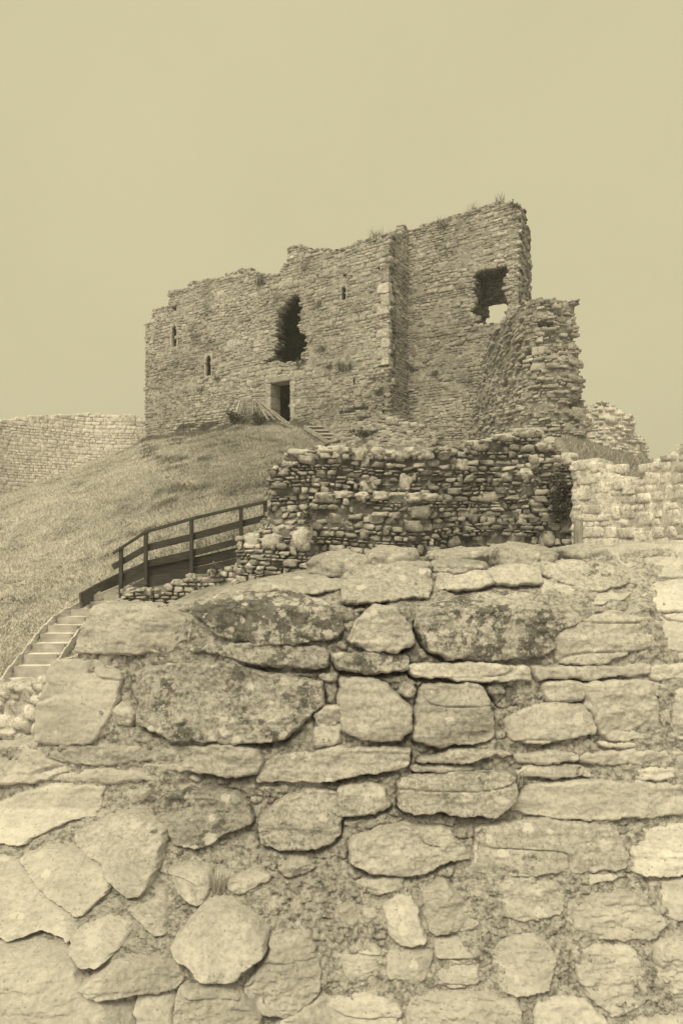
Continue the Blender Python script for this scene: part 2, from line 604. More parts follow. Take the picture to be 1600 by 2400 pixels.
def mortar_mat(name):
    m, n, l, b = new_mat(name)
    tc = n.new('ShaderNodeTexCoord').outputs['Object']
    a = n.new('ShaderNodeAttribute'); a.attribute_name = 'tone'
    g = noise_n(n, l, tc, 55, 6, 0.8)
    t = math_n(n, l, 'MULTIPLY', a.outputs['Fac'], ramp(n, l, g, 0.34, 0.6, 0.35, 1.35))
    vo = n.new('ShaderNodeTexVoronoi'); vo.inputs['Scale'].default_value = 60; l.new(tc, vo.inputs['Vector'])
    vs = n.new('ShaderNodeSeparateColor'); l.new(vo.outputs['Color'], vs.inputs[0])
    peb = math_n(n, l, 'MULTIPLY', math_n(n, l, 'LESS_THAN', vo.outputs['Distance'], 0.4), math_n(n, l, 'LESS_THAN', vs.outputs[0], 0.4))
    t = mixf(n, l, math_n(n, l, 'MULTIPLY', peb, 0.6), t, 0.62)
    tone_to_col(n, l, t, b)
    h = math_n(n, l, 'ADD', noise_n(n, l, tc, 38, 8, 0.8), math_n(n, l, 'MULTIPLY', peb, 0.25))
    bp = n.new('ShaderNodeBump'); bp.inputs['Distance'].default_value = 0.02; bp.inputs['Strength'].default_value = 1.0
    l.new(h, bp.inputs['Height']); l.new(bp.outputs[0], b.inputs['Normal'])
    return m


M_mortar = mortar_mat('pebbly_mortar')


def wood_mat(name, tone, var=0.3, grain=(2, 2, 30)):
    m, n, l, b = new_mat(name, 0.85)
    tc = n.new('ShaderNodeTexCoord').outputs['Object']
    a = n.new('ShaderNodeAttribute'); a.attribute_name = 'tone'
    mp = n.new('ShaderNodeMapping'); l.new(tc, mp.inputs[0]); mp.inputs['Scale'].default_value = grain
    g = noise_n(n, l, mp.outputs[0], 1.2, 6, 0.7)
    g2 = noise_n(n, l, tc, 3.0, 6, 0.7)
    t = math_n(n, l, 'MULTIPLY', a.outputs['Fac'], ramp(n, l, g, 0.3, 0.7, 1 - var, 1 + var))
    t = math_n(n, l, 'MULTIPLY', t, ramp(n, l, g2, 0.3, 0.7, 0.8, 1.25))
    tone_to_col(n, l, t, b)
    bp = n.new('ShaderNodeBump'); bp.inputs['Distance'].default_value = 0.006; bp.inputs['Strength'].default_value = 0.7
    l.new(g, bp.inputs['Height']); l.new(bp.outputs[0], b.inputs['Normal'])
    return m


M_wood = wood_mat('weathered_timber', 0.1)
M_post = wood_mat('upright_timber', 0.1, 0.4, (34, 34, 2))


def tone_mat(name, rough=0.9, trans=0.0):
    m, n, l, b = new_mat(name, rough)
    a = n.new('ShaderNodeAttribute'); a.attribute_name = 'tone'
    tone_to_col(n, l, a.outputs['Fac'], b, (1.0, 0.95, 0.95))
    return m


M_grass = tone_mat('dry_grass')
M_leaf = tone_mat('wall_plant_leaf', 0.7)


def turf_mat(name):
    m, n, l, b = new_mat(name)
    tc = n.new('ShaderNodeTexCoord').outputs['Object']
    a = n.new('ShaderNodeAttribute'); a.attribute_name = 'tone'
    n1 = noise_n(n, l, tc, 9, 8, 0.8)
    n2 = noise_n(n, l, tc, 0.9, 6, 0.7)
    t = math_n(n, l, 'MULTIPLY', a.outputs['Fac'], ramp(n, l, n1, 0.32, 0.66, 0.6, 1.3))
    t = math_n(n, l, 'MULTIPLY', t, ramp(n, l, n2, 0.32, 0.66, 0.75, 1.2))
    tone_to_col(n, l, t, b, (1.0, 0.95, 0.95))
    bp = n.new('ShaderNodeBump'); bp.inputs['Distance'].default_value = 0.06; bp.inputs['Strength'].default_value = 1.0
    l.new(n1, bp.inputs['Height']); l.new(bp.outputs[0], b.inputs['Normal'])
    return m


M_turf = turf_mat('cropped_turf')

# ---------------------------------------------------------------- terrain
CP = np.array([
    (0, -1, -1.7), (-4, 0, -1.9), (4, 0, -1.7), (0, 4, -1.6), (-2.2, 5, -2.0), (-3.6, 8, -2.6), (-5.0, 10.5, -2.75),
    (-5.6, 12.5, -2.62), (-7.5, 12.5, -2.5), (-4.7, 15.8, -1.25), (-2.3, 16.3, -0.55), (-3.4, 14.4, -1.05), (-2.0, 13.2, -.75),
    (0, 16.5, 0.0), (4, 16.5, 0.4), (5, 12, -0.8), (10, 10, -0.6), (2, 11, -.8),
    (-2.4, 20, 1.35), (-6.5, 20, 0.25), (-4.2, 17.5, -0.35), (-6.3, 16.5, -.9), (-8.2, 28, 3.3), (-2, 28, 4.1), (2.5, 28, 4.1), (0, 24, 2.7), (6, 27, 3.9), (5, 22, 2.3),
    (-10.9, 38.6, 6.0), (-7.0, 36.4, 6.1), (-5.3, 35, 6.25), (-2.2, 33.2, 6.0), (2.0, 30.6, 4.95), (3.3, 32.5, 4.75), (6.5, 29.5, 4.4),
    (-15, 40, 4.4), (-18, 36, 2.6), (-20, 30, 0.6), (-13.5, 28, 1.9), (-12, 20, -1.0), (-14, 14, -2.7), (-25, 20, -2.2), (-30, 42, 1.5),
    (-8, 48, 6.2), (0, 45, 6.0), (8, 42, 5.5), (14, 36, 4.0), (8.4, 25, 4.0), (9.7, 24, 2.9), (10.9, 23, 1.9), (8, 17, 0.6), (18, 25, 2.2), (20, 14, 0.0), (25, 35, 1.0), (0, 62, 1.0), (-30, 60, 0), (30, 60, 0)], float)
# the steps up to the door lie in the turf
ul = [700, 713, 727, 740, 753, 766, 779, 792]; ur = [741, 754, 766, 781, 795, 809, 823, 837]; uv_ = [979, 987.5, 995.5, 1004, 1013, 1022, 1032, 1042]
yy = np.linspace(32.6, 30.4, 8)
CP = np.vstack([CP] + [np.concatenate((at((ul[i] + ur[i]) / 2 + e_, uv_[i], yy[i])[:2], [at(0, uv_[i], yy[i])[2] - 0.22])) for i in range(0, 8, 2) for e_ in (-20, 0, 20)])


def tps(r2):
    return 0.5 * r2 * np.log(np.maximum(r2, 1e-9))


_n = len(CP)
_K = tps(((CP[:, None, :2] - CP[None, :, :2]) ** 2).sum(-1)) + 0.15 * np.eye(_n)
_Pm = np.column_stack((np.ones(_n), CP[:, :2]))
_W = np.linalg.solve(np.block([[_K, _Pm], [_Pm.T, np.zeros((3, 3))]]), np.concatenate((CP[:, 2], np.zeros(3))))


def ground(x, y):
    x, y = np.asarray(x, float), np.asarray(y, float)
    sh = x.shape
    x, y = x.ravel(), y.ravel()
    cx, cy = np.clip(x, -34, 34), np.clip(y, -3, 64)
    z = np.zeros(len(x))
    for i in range(_n):
        z += _W[i] * tps((cx - CP[i, 0]) ** 2 + (cy - CP[i, 1]) ** 2)
    z += _W[_n] + _W[_n + 1] * cx + _W[_n + 2] * cy
    far = np.hypot(x - cx, y - cy)
    w = np.exp(-far / 25)
    z = z * w + (-2.5) * (1 - w)
    z += 0.06 * vnoise(np.stack((x * 0.8, y * 0.8, 0 * x), -1), 3) + 0.03 * vnoise(np.stack((x * 2.5, y * 2.5, 0 * x), -1), 4)
    return z.reshape(sh)


def turf_tone(x, y):
    """turf tone with a painted edge fade: paler by the lower steps, darker by the keep"""
    a = np.clip((x + 0.32 * y * 1.0 + 2.5) / 7.0, 0, 1) * np.clip((y - 10) / 8, 0, 1)
    p = vnoise(np.stack((x * 0.35, y * 0.35, 0 * x), -1), 41)
    return np.clip(0.66 - 0.28 * a + 0.07 * p, 0.2, 0.74)


def spaced(lo, hi, fine, edge):
    core = np.arange(lo, hi + 1e-6, fine)
    ext = np.geomspace(fine, edge, 26)
    return np.concatenate((lo - np.cumsum(ext)[::-1], core, hi + np.cumsum(ext)))


gx, gy = spaced(-26, 20, 0.25, 420), spaced(-2, 46, 0.25, 420)
GX, GY = np.meshgrid(gx, gy, indexing='ij')
GZ = ground(GX, GY)
ii = np.arange(GX.size).reshape(GX.shape)
mb = MB()
mb.add(np.stack((GX, GY, GZ), -1), np.stack((ii[:-1, :-1], ii[1:, :-1], ii[1:, 1:], ii[:-1, 1:]), -1).reshape(-1, 4), c=turf_tone(GX, GY).ravel() * 0.85)
o = mb.build('ground', M_turf)
o['kind'] = 'structure'

# ---------------------------------------------------------------- keep
r_ = np.array((0.524, 0.852)); a_ = np.array((0.852, -0.524))
DOOR = np.array((-3.08, 34.0))
W_l, W_r = DOOR - 9.75 * a_, DOOR + 6.06 * a_
E_l = W_r + 2.05 * r_
E_r = E_l + 5.26 * a_
SW = Surf([W_l, W_r], 0)
SE = Surf([E_l - 0.3 * a_, E_r], 0)
base = (-3.08, 34.0, 5.9)
keep = thing('ruined_keep', 'tall roofless sandstone keep on the grassy mound, with a doorway and a jagged breach', 'castle ruin', base)

west_top = [(335, 742), (350, 737), (352, 712), (366, 706), (388, 700), (390, 668), (430, 664), (432, 650), (448, 645), (470, 641), (500, 640), (520, 628), (545, 620), (570, 619), (590, 628), (612, 631), (645, 625), (652, 606), (661, 600), (662, 568), (690, 563), (715, 573), (745, 570), (770, 577), (800, 563), (832, 552), (870, 541), (890, 536)]
west_out = SW.poly(west_top + [(890, 880), (884, 905), (872, 930), (880, 1060), (335, 1060)])
breach = [(660, 690), (668, 674), (680, 672), (688, 684), (690, 700), (691, 722), (690, 750), (694, 764), (704, 772), (706, 798), (698, 812), (698, 828), (692, 835), (662, 834), (640, 833), (618, 836), (603, 838), (610, 822), (622, 816), (624, 803), (634, 797), (632, 782), (620, 776), (626, 766), (634, 762), (631, 750), (637, 738), (634, 725), (641, 713), (642, 700), (650, 694)]
door_h = [(617, 872), (669, 872), (669, 1010), (617, 1010)]


def win_rect(u0, u1, v0, v1):
    return [(u0, v0), (u1, v0), (u1, v1), (u0, v1)]


lancets = [(400, 738, 802, 13), (478.5, 808, 868, 14), (789, 648, 692, 12), (813, 863, 888, 7)]
putlogs = [win_rect(393, 403, 701, 713), win_rect(553, 562, 679, 688), win_rect(785, 794, 628, 638), win_rect(863, 873, 611, 621)]
pits = [[(398, 994), (412, 978), (440, 973), (446, 980), (440, 994)], [(452, 990), (466, 972), (500, 967), (498, 976), (480, 982), (474, 992)], [(505, 984), (540, 972), (538, 980), (512, 990)], [(780, 948), (806, 936), (842, 930), (842, 940), (812, 946)], [(848, 900), (870, 888), (893, 892), (893, 906), (860, 908)], [(868, 838), (892, 836), (892, 844), (870, 846)], [(815, 960), (850, 953), (860, 962), (820, 968)], [(720, 806), (728, 804), (728, 809), (720, 810)]]
_rg = np.random.default_rng(3)


def ragged(pts, amp, n=4):
    p = np.asarray(pts, float); q = np.roll(p, -1, 0)
    out = np.concatenate([p[i] + (q[i] - p[i]) * np.arange(n)[:, None] / n for i in range(len(p))])
    return [tuple(x) for x in out + _rg.normal(0, amp, out.shape)]


holesW = [SW.poly(ragged(breach, 2.6, 3)), SW.poly(door_h)] + [SW.poly(win_rect(u - w * .55, u + w * .6, v0 + 2, v1 - 1)) for u, v0, v1, w in lancets] + [SW.poly(h) for h in putlogs]
rng = np.random.default_rng(5)
mb = MB()
corner_s = SW.L


PITS = [SW.poly(p) for p in pits]


def west_off(s, z):
    pit = 0 * s
    for p in PITS:
        pit = np.where(inside(p, s, z), -0.32, pit)
    return pit + west_foot(s, z)


def west_foot(s, z):
    # wall foot spreads where the corner has lost its facing
    t = np.clip((s - (corner_s - 3.6)) / 3.6, 0, 1)
    low = np.clip((6.7 - z) / 2.2, 0, 1)
    return 0.75 * t * low ** 1.3 - 0.22 * np.clip((s - (corner_s - 1.6)) / 0.8, 0, 1) * np.clip((8.0 - z) / .4, 0, 1) * np.clip((z - 5.6) / .6, 0, 1)


masonry(mb, SW, west_out, holesW, rng, ch=(0.07, 0.17), cw=(0.14, 0.46), cell=(0.11, 0.10), thick=0.6, nd=4, tone=(0.45, 0.055), proud=0.013, offset=west_off, miss=0.05, mortar=0.42, rough=0.06, n=3, e=6, jit=0.16, gap=0.012, recess=0.024, wav=0.12, edge_shade=0.35, big=.16, tall=.22, flush=.026)
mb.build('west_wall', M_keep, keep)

# return face between the two bays
SR = Surf([W_r + 0.02 * a_, E_l + 0.02 * a_ + 0.3 * r_], 0)
rng = np.random.default_rng(6)
mb = MB()
zt = lambda v, p: (HOR - v * D) / FX * p[1]
ret_out = np.array([(0.2, 3.0), (0.2, zt(536, W_r)), (0.5, zt(535, W_r)), (0.6, zt(519, W_r)), (1.3, zt(515, W_r)), (1.5, zt(528, E_l)), (2.3, zt(528, E_l)), (2.3, 3.0)])
masonry(mb, SR, ret_out, [], rng, ch=(0.08, 0.18), cw=(0.2, 0.5), cell=(0.14, 0.12), thick=0.25, nd=2, tone=(0.46, 0.06), proud=0.018, n=3, e=7, jit=0.12, gap=0.014, recess=0.04, offset=lambda s, z: 0.7 * np.clip((6.4 - z) / 2, 0, 1) ** 1.4, mortar=0.38, rough=0.05, miss=0.03)
mb.build('buttress_return', M_keep, keep)

# dressed quoins up the corner of the west bay
mb = MB()
q0, q1 = zt(836, W_r), zt(600, W_r)
z = q0
k = 0
while z < q1:
    h = rng.uniform(0.22, 0.6)
    long_ = k % 2
    wl_, wr_ = (0.55, 0.3) if long_ else (0.32, 0.5)
    if not (zt(842, W_r) < z + h / 2 < zt(836, W_r)) and rng.random() > 0.12:
        mb = MB()
        mb.box((corner_s - wl_, z + .012, -wr_), (corner_s + 0.06, z + h - .012, 0.05), SW.map, c=rng.normal(0.55, 0.07), jit=0.016, rng=rng)
        mb.build('quoin', M_dress, keep, smooth=False)
    z += h
    k += 1

east_top = [(940, 530), (955, 522), (985, 511), (1020, 501), (1050, 493), (1064, 489), (1078, 481), (1100, 476), (1125, 466), (1140, 460), (1156, 468), (1170, 465), (1186, 468), (1187, 480)]
east_out = SE.poly([(934, 530)] + east_top + [(1187, 1060), (934, 1060)])
hole_e = [(1086, 622), (1108, 618), (1118, 612), (1150, 606), (1166, 606), (1172, 612), (1166, 622), (1162, 640), (1160, 660), (1164, 690), (1162, 730), (1150, 742), (1110, 748), (1092, 745), (1084, 735), (1090, 725), (1082, 712), (1088, 698), (1080, 690), (1088, 680), (1084, 664), (1090, 655), (1084, 640)]
rng = np.random.default_rng(8)
mb = MB()


def east_off(s, z):
    return 0.12 * (z < zt(952, SE.map(0, 0, 0)[..., :3])) + 0.35 * np.clip((5.3 - z) / 0.8, 0, 1)


masonry(mb, SE, east_out, [SE.poly(ragged(hole_e, 2.4, 3))], rng, ch=(0.07, 0.17), cw=(0.14, 0.5), cell=(0.11, 0.10), thick=1.3, nd=6, tone=(0.43, 0.055), proud=0.013, miss=0.035, mortar=0.40, rough=0.06, n=3, e=6, jit=0.16, gap=0.012, recess=0.024, wav=0.12, edge_shade=0.4, big=.16, tall=.22, flush=.026, offset=lambda s, z: 0.24 * np.clip((zt(948, (0, 31.5)) - z) / 0.05, 0, 1) + 0.3 * np.clip((5.0 - z) / 0.8, 0, 1))
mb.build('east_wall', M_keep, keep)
# inner skin with the smaller window
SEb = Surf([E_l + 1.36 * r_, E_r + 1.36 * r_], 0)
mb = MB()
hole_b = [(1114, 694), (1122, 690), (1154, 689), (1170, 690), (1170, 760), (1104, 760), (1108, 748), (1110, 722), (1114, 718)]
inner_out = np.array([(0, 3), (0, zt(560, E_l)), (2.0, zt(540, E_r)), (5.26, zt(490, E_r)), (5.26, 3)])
masonry(mb, SEb, inner_out, [SEb.poly(hole_b)], rng, ch=(0.1, 0.2), cw=(0.2, 0.5), cell=(0.13, 0.12), thick=0.5, nd=3, tone=(0.22, 0.04), mortar=0.2, rough=0.06, n=3, e=7, gap=.014)  # low tone paints the shade seen through the opening
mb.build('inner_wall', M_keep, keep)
# broken east end
SEe = Surf([E_r + 0.01 * a_, E_r + 2.25 * r_], 0)
mb = MB()
end_out = np.array([(0.2, 3.5), (0.2, zt(474, E_r)), (0.5, zt(478, E_r)), (0.9, zt(500, E_r)), (1.5, zt(512, E_r)), (1.9, zt(540, E_r)), (2.25, zt(560, E_r)), (2.25, 3.5)])
masonry(mb, SEe, end_out, [], rng, ch=(0.1, 0.22), cw=(0.2, 0.5), cell=(0.14, 0.12), thick=0.3, nd=2, tone=(0.45, 0.06), proud=0.04, mortar=0.38, rough=0.08, n=3, e=6, jit=.16)
mb.build('broken_end', M_keep, keep)

# plain side and rear walls so the building closes from other viewpoints
rng = np.random.default_rng(9)
SWs = Surf([W_l + 9 * r_, W_l], 0)
mb = MB()
side = np.array([(0, 3.5), (0, 11.5), (2, 12.2), (5, 11.9), (7.5, 12.5), (8.6, zt(742, W_l)), (8.6, 3.5)])
masonry(mb, SWs, side, [], rng, cell=(0.3, 0.25), thick=1.5, nd=2, ch=(0.14, 0.24), cw=(0.2, 0.4), tone=(0.44, .05), mortar=0.38, edge_stones=False)
mb.build('west_end_wall', M_keep, keep)
# dark closed box added behind the doorway and the breach to keep them black
mb = MB()
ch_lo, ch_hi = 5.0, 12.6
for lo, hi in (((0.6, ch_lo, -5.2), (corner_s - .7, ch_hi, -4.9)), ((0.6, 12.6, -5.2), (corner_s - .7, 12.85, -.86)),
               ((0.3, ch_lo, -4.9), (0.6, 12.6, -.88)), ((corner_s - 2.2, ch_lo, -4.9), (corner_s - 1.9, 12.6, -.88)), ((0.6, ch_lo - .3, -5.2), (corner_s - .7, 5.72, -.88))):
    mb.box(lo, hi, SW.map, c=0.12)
mb.build('dark_backing_box', M_keep, keep)

# windows
def lancet(u, v0, v1, w, nm):
    s0, zb = SW.px(u - w / 2, v1); s1, zt_ = SW.px(u + w / 2, v0)
    cx, hw = (s0 + s1) / 2, (s1 - s0) / 2
    H = zt_ - zb
    inner_hw = hw * 0.86
    pts = [(-inner_hw, 0.07 * H), (-inner_hw, 0.35 * H), (-inner_hw, 0.68 * H)]
    for t in np.linspace(0, 1, 5)[1:]:
        pts.append((-inner_hw * math.cos(t * math.pi / 2), 0.68 * H + 0.2 * H * math.sin(t * math.pi / 2) ** 0.9))
    pts = pts + [(-x, y) for x, y in pts[::-1][1:]]
    pts = np.array(pts)
    c0 = np.array((0, 0.5 * H))
    out = []
    for x, y in pts:
        sx = hw * 1.45 / max(abs(x), 1e-6); sy = (H * 0.55) / max(abs(y - c0[1]), 1e-6)
        k = max(1.12, min(sx, sy))
        out.append((x * k, c0[1] + (y - c0[1]) * k))
    out = np.array(out)
    rg = np.random.default_rng(int(u))
    m = len(pts)
    rows = [(out, -0.3), (out, 0.012), (pts, 0.012), (pts * (0.94, 1), -0.13), (pts * (1.6, 1.0), -0.16)]
    V = []
    for arr, d in rows:
        V.append(SW.map(arr[:, 0] + cx + rg.normal(0, .006, m), arr[:, 1] + zb + rg.normal(0, .006, m), np.full(m, d)))
    V = np.concatenate(V)
    Q = []
    for k in range(len(rows) - 1):
        for i in range(m):
            j = (i + 1) % m
            Q.append((k * m + i, k * m + j, (k + 1) * m + j, (k + 1) * m + i))
    b = MB(); b.add(V, Q, c=0.5)
    return b.build(nm, M_dress, keep, smooth=False)


for args in lancets[:3]:
    lancet(*args, 'lancet_window')
lancet(*lancets[3], 'slit_window')

# doorway
sl, zl = SW.px(622, 880); sr, _ = SW.px(666.5, 880)
dz0 = 5.75
fl, fr_ = MB(), MB()
for i in range(4):
    za, zb = dz0 + i * (zl - dz0) / 4, dz0 + (i + 1) * (zl - dz0) / 4 - .015
    fl.box((sl - 0.28 - .06 * (i % 2), za, -0.8), (sl, zb, 0.035), SW.map, c=0.46 + 0.03 * (i % 3), jit=0.004, rng=rng)
    fr_.box((sr, za, -0.8), (sr + 0.2 + .06 * (i % 2), zb, 0.035), SW.map, c=0.47 + 0.03 * (i % 2), jit=0.004, rng=rng)
fl.build('door_jamb', M_dress, keep, smooth=False)
fr_.build('door_jamb', M_dress, keep, smooth=False)
lint = MB()
lint.box((sl - 0.34, zl, -0.8), (sr + 0.22, zl + 0.3, 0.045), SW.map, c=0.42, jit=0.006, rng=rng)
lint.build('lintel', M_dress, keep, smooth=False)
thr = MB()
thr.box((sl, dz0 - .3, -0.8), (sr, dz0 + 0.12, 0.1), SW.map, c=0.36, jit=0.006, rng=rng)
thr.build('threshold', M_dress, keep)

# rubble core spilling at the foot of the corner
rng = np.random.default_rng(12)
mb = MB()
n = 520
ss = corner_s + rng.uniform(-2.4, 2.6, n)
t = rng.random(n) ** 1.3
outw = rng.uniform(0.0, 1.0, n)
gx_ = SW.map(ss, 0 * ss, 0.15 + 1.25 * outw)
hz = 1.25 * (1 - outw) * np.clip(1 - np.abs(ss - corner_s) / 4.2, 0, 1)
zz = ground(gx_[:, 0], gx_[:, 1]) + hz * rng.uniform(0.6, 1, n) - 0.05
C = np.column_stack((gx_[:, :2], zz))
Hs = np.column_stack((rng.uniform(.12, .32, n), rng.uniform(.04, .1, n), rng.uniform(.1, .25, n)))
stones(mb, np.column_stack((ss, zz, 0.15 + 1.25 * outw)), Hs, rng.normal(0.46, .07, n), rng, SW.map, 3, 5, 0.22, rng.normal(0, .15, n), 0.1)
mb.build('rubble_footing', M_keep, keep)

# ---------------------------------------------------------------- ruined spur (right of the keep)
spur = thing('wall_spur', 'broken spur of rubble walling in front of the keep, its torn core facing forward', 'castle ruin', tuple(at(1260, 1010, 25.5)))
SP = Surf([at(1070, 0, 29.6)[:2], at(1140, 0, 27.6)[:2], at(1215, 0, 25.8)[:2], at(1280, 0, 25.4)[:2], at(1350, 0, 26.4)[:2], at(1400, 0, 27.2)[:2]], 2)
spur_out = SP.poly([(1072, 1060), (1076, 985), (1088, 930), (1098, 880), (1106, 830), (1118, 790), (1126, 762), (1150, 742), (1172, 722), (1190, 700), (1208, 684), (1228, 682), (1250, 686), (1272, 684), (1304, 684), (1336, 682), (1338, 730), (1332, 770), (1336, 820), (1331, 850), (1332, 880), (1332, 905), (1352, 925), (1350, 950), (1340, 965), (1348, 975), (1332, 990), (1336, 1060)])
sA, _ = SP.px(1150, 0); sB, _ = SP.px(1215, 0); sM, _ = SP.px(1260, 0)
rng = np.random.default_rng(14)
SPITS = [SP.poly(p) for p in ([(1226, 800), (1232, 788), (1252, 784), (1250, 798)], [(1186, 842), (1192, 822), (1214, 814), (1210, 836)], [(1200, 815), (1208, 806), (1222, 806), (1216, 816)], [(1150, 880), (1158, 870), (1164, 880), (1156, 890)], [(1225, 742), (1258, 736), (1262, 746), (1230, 752)], [(1290, 930), (1330, 920), (1332, 936), (1300, 940)])]


def spur_off(s, z):
    n1 = vnoise(np.stack((s * 1.3, z * 1.3, 0 * s), -1), 51)
    pit = 0 * s
    for p in SPITS:
        pit = np.where(inside(p, s, z), -0.45, pit)
    core = np.clip((s - sB + (z - 8) * 0.35) / 0.8, 0, 1)
    return pit + core * (0.32 * n1 + 0.15 * vnoise(np.stack((s * 3, z * 3, 0 * s), -1), 52)) - 0.35 * core * np.clip((z - 5.5) / 5, 0, 1) + 0.5 * core * np.clip((5.6 - z) / 1.6, 0, 1)


mb = MB()
masonry(mb, SP, spur_out, [], rng, ch=(0.06, 0.17), cw=(0.18, 0.5), cell=(0.12, 0.11), thick=1.3, nd=4, tone=(0.47, 0.07), proud=0.06, offset=spur_off, miss=0.08, mortar=0.34, rough=0.12, jit=0.24, e=6, gap=.014,
        wscale=lambda s, z: 1 - 0.35 * np.clip((sB - s) / 1.0, 0, 1), tiltf=lambda s, z: 0.6 * np.clip((sB - s) / 1.0, 0, 1) * np.clip((z - 5.6) / .5, 0, 1) * np.sign(1), big=0.1, n=3)
mb.build('masonry', M_keep, spur)

# ---------------------------------------------------------------- curtain wall, left
cw_ = thing('curtain_wall', 'long pale coursed curtain wall running left from behind the corner of the keep', 'castle wall', tuple(at(200, 1110, 40)))
SCu = Surf([at(-160, 0, 34)[:2], at(0, 0, 38)[:2], at(200, 0, 41)[:2], at(352, 0, 41.6)[:2]], 3)
cur_out = SCu.poly([(-150, 985), (-60, 978), (0, 968), (60, 958), (100, 955), (150, 953), (200, 950), (240, 953), (290, 957), (318, 958), (330, 962), (348, 968), (352, 1120), (-150, 1330)])
rng = np.random.default_rng(15)
mb = MB()
masonry(mb, SCu, cur_out, [], rng, ch=(0.14, 0.26), cw=(0.25, 0.6), cell=(0.16, 0.14), thick=1.1, nd=3, tone=(0.75, 0.04), proud=0.008, mortar=0.68, miss=0.006, rough=0.03, n=3, e=8, jit=.1, gap=.01, recess=.03)
M_pale = masonry_mat('bleached_stone', 1.0, 0.4, 0.15, 0.64, 0.03)
mb.build('masonry', M_pale, cw_)

# ---------------------------------------------------------------- middle rubble wall
rw = thing('rubble_wall', 'dark rubble wall of rough courses between the foreground wall and the keep, stepped down at its left end', 'stone wall', tuple(at(940, 1270, 14.8)))
SMid = Surf([at(540, 0, 14.9)[:2], at(700, 0, 14.9)[:2], at(1000, 0, 14.7)[:2], at(1200, 0, 14.4)[:2], at(1325, 0, 14.2)[:2]], 2)
mid_out = SMid.poly([(555, 1400), (555, 1236), (575, 1226), (603, 1222), (606, 1192), (618, 1188), (620, 1076), (640, 1062), (655, 1042), (690, 1036), (740, 1034), (800, 1034), (860, 1036), (915, 1038), (960, 1034), (1000, 1032), (1050, 1030), (1085, 1020), (1110, 1006), (1150, 996), (1200, 988), (1245, 996), (1268, 1015), (1290, 1042), (1310, 1062), (1320, 1085), (1322, 1400)])
rng = np.random.default_rng(16)
s725, _ = SMid.px(722, 0); s1040, _ = SMid.px(1060, 0); s620, _ = SMid.px(640, 0)
zl1 = (HOR - 1140 * D) / FX * 14.7


def mid_off(s, z):
    ledge = zl1 + 0.05 * np.sin(s * 3)
    bench = 0.5 * np.clip((ledge - z) / 0.06, 0, 1) * np.clip((s1040 - s) / 1.5, 0, 1) * np.clip((s - s725 + .1) / .15, 0, 1)
    # the left end comes forward in rough steps
    zc = z - np.interp(s, [s620 - 1, s620, s725], [0.35, 0.75, 1.15])
    toe = 0.9 * np.clip((-zc) / 0.9, 0, 1) * np.clip((s725 - s + .1) / .2, 0, 1)
    bulge = 0.12 * vnoise(np.stack((s * .9, z * .9, 0 * s), -1), 61)
    return bench + toe + bulge


mb = MB()
masonry(mb, SMid, mid_out, [], rng, ch=(0.05, 0.16), cw=(0.09, 0.32), cell=(0.1, 0.09), thick=0.9, nd=4, tone=(0.41, 0.10), proud=0.05, offset=mid_off, miss=0.06, mortar=0.18, rough=0.26, jit=0.28, e=3.6, n=4, recess=0.10, big=0.17, wav=0.16, gap=0.022, back_noise=0.03,
        tonef=lambda s, z: np.interp(s, [0, s725, s725 + 1, 9], [1.3, 1.15, 0.95, 0.95]) * (1 + 0.25 * np.clip((z - 1.55) / .5, 0, 1)))
mb.build('masonry', M_mid, rw)
# big rounded capping stones on the wall head
caps = [(690, 1034, 30, 11), (738, 1032, 22, 12), (776, 1030, 26, 13), (824, 1036, 20, 10), (866, 1032, 18, 14), (905, 1038, 20, 9), (942, 1034, 18, 9), (985, 1040, 14, 14), (1030, 1034, 24, 9), (1062, 1060, 16, 15), (1100, 1016, 26, 10), (1160, 998, 30, 10), (1215, 990, 36, 11), (1255, 1012, 24, 16), (1300, 1050, 22, 14), (580, 1238, 20, 18), (630, 1240, 22, 18), (700, 1236, 22, 26)]
caps += [(748, 1142, 20, 10), (790, 1136, 22, 9), (832, 1140, 18, 9), (872, 1138, 20, 11), (912, 1136, 22, 9), (950, 1142, 16, 12), (988, 1140, 20, 10), (848, 1105, 24, 18), (930, 1104, 15, 20), (1165, 1090, 15, 14), (1210, 1084, 18, 14)]
for i, (u, v, hw, hh) in enumerate(caps):
    s, z = SMid.px(u, v)
    sc = 14.8 / FX * D
    b = MB()
    d0 = float(mid_off(np.array([s]), np.array([z - .1]))[0])
    stones(b, [(s, z - hh * sc * 0.3, d0 - 0.2)], [(hw * sc, hh * sc, 0.26)], [rng.uniform(0.55, 0.7)], rng, SMid.map, 8, 2.9, 0.16, np.array([rng.normal(0, .08)]), 0.2)
    b.build('capping_stone', M_mid, rw)

# low wall under the railing
lw = thing('low_wall', 'low rubble wall below the dark timber railing', 'stone wall', tuple(at(430, 1390, 14.2)))
SL = Surf([at(288, 0, 14.3)[:2], at(345, 0, 14.3)[:2], at(450, 0, 14.5)[:2], at(560, 0, 14.4)[:2]], 1)
low_out = SL.poly([(290, 1470), (292, 1356), (310, 1351), (344, 1352), (346, 1362), (372, 1348), (420, 1332), (480, 1316), (558, 1300), (558, 1470)])
s345, _ = SL.px(346, 0)
rng = np.random.default_rng(18)
mb = MB()
masonry(mb, SL, low_out, [], rng, ch=(0.07, 0.15), cw=(0.12, 0.3), cell=(0.1, 0.09), thick=0.5, nd=3, tone=(0.54, 0.09), proud=0.03, miss=0.03, mortar=0.26, rough=0.15, jit=0.2, e=4.0, n=4, recess=0.1, offset=lambda s, z: 0.3 * np.clip((s345 - s) / .08, 0, 1))
mb.build('masonry', M_mid, lw)

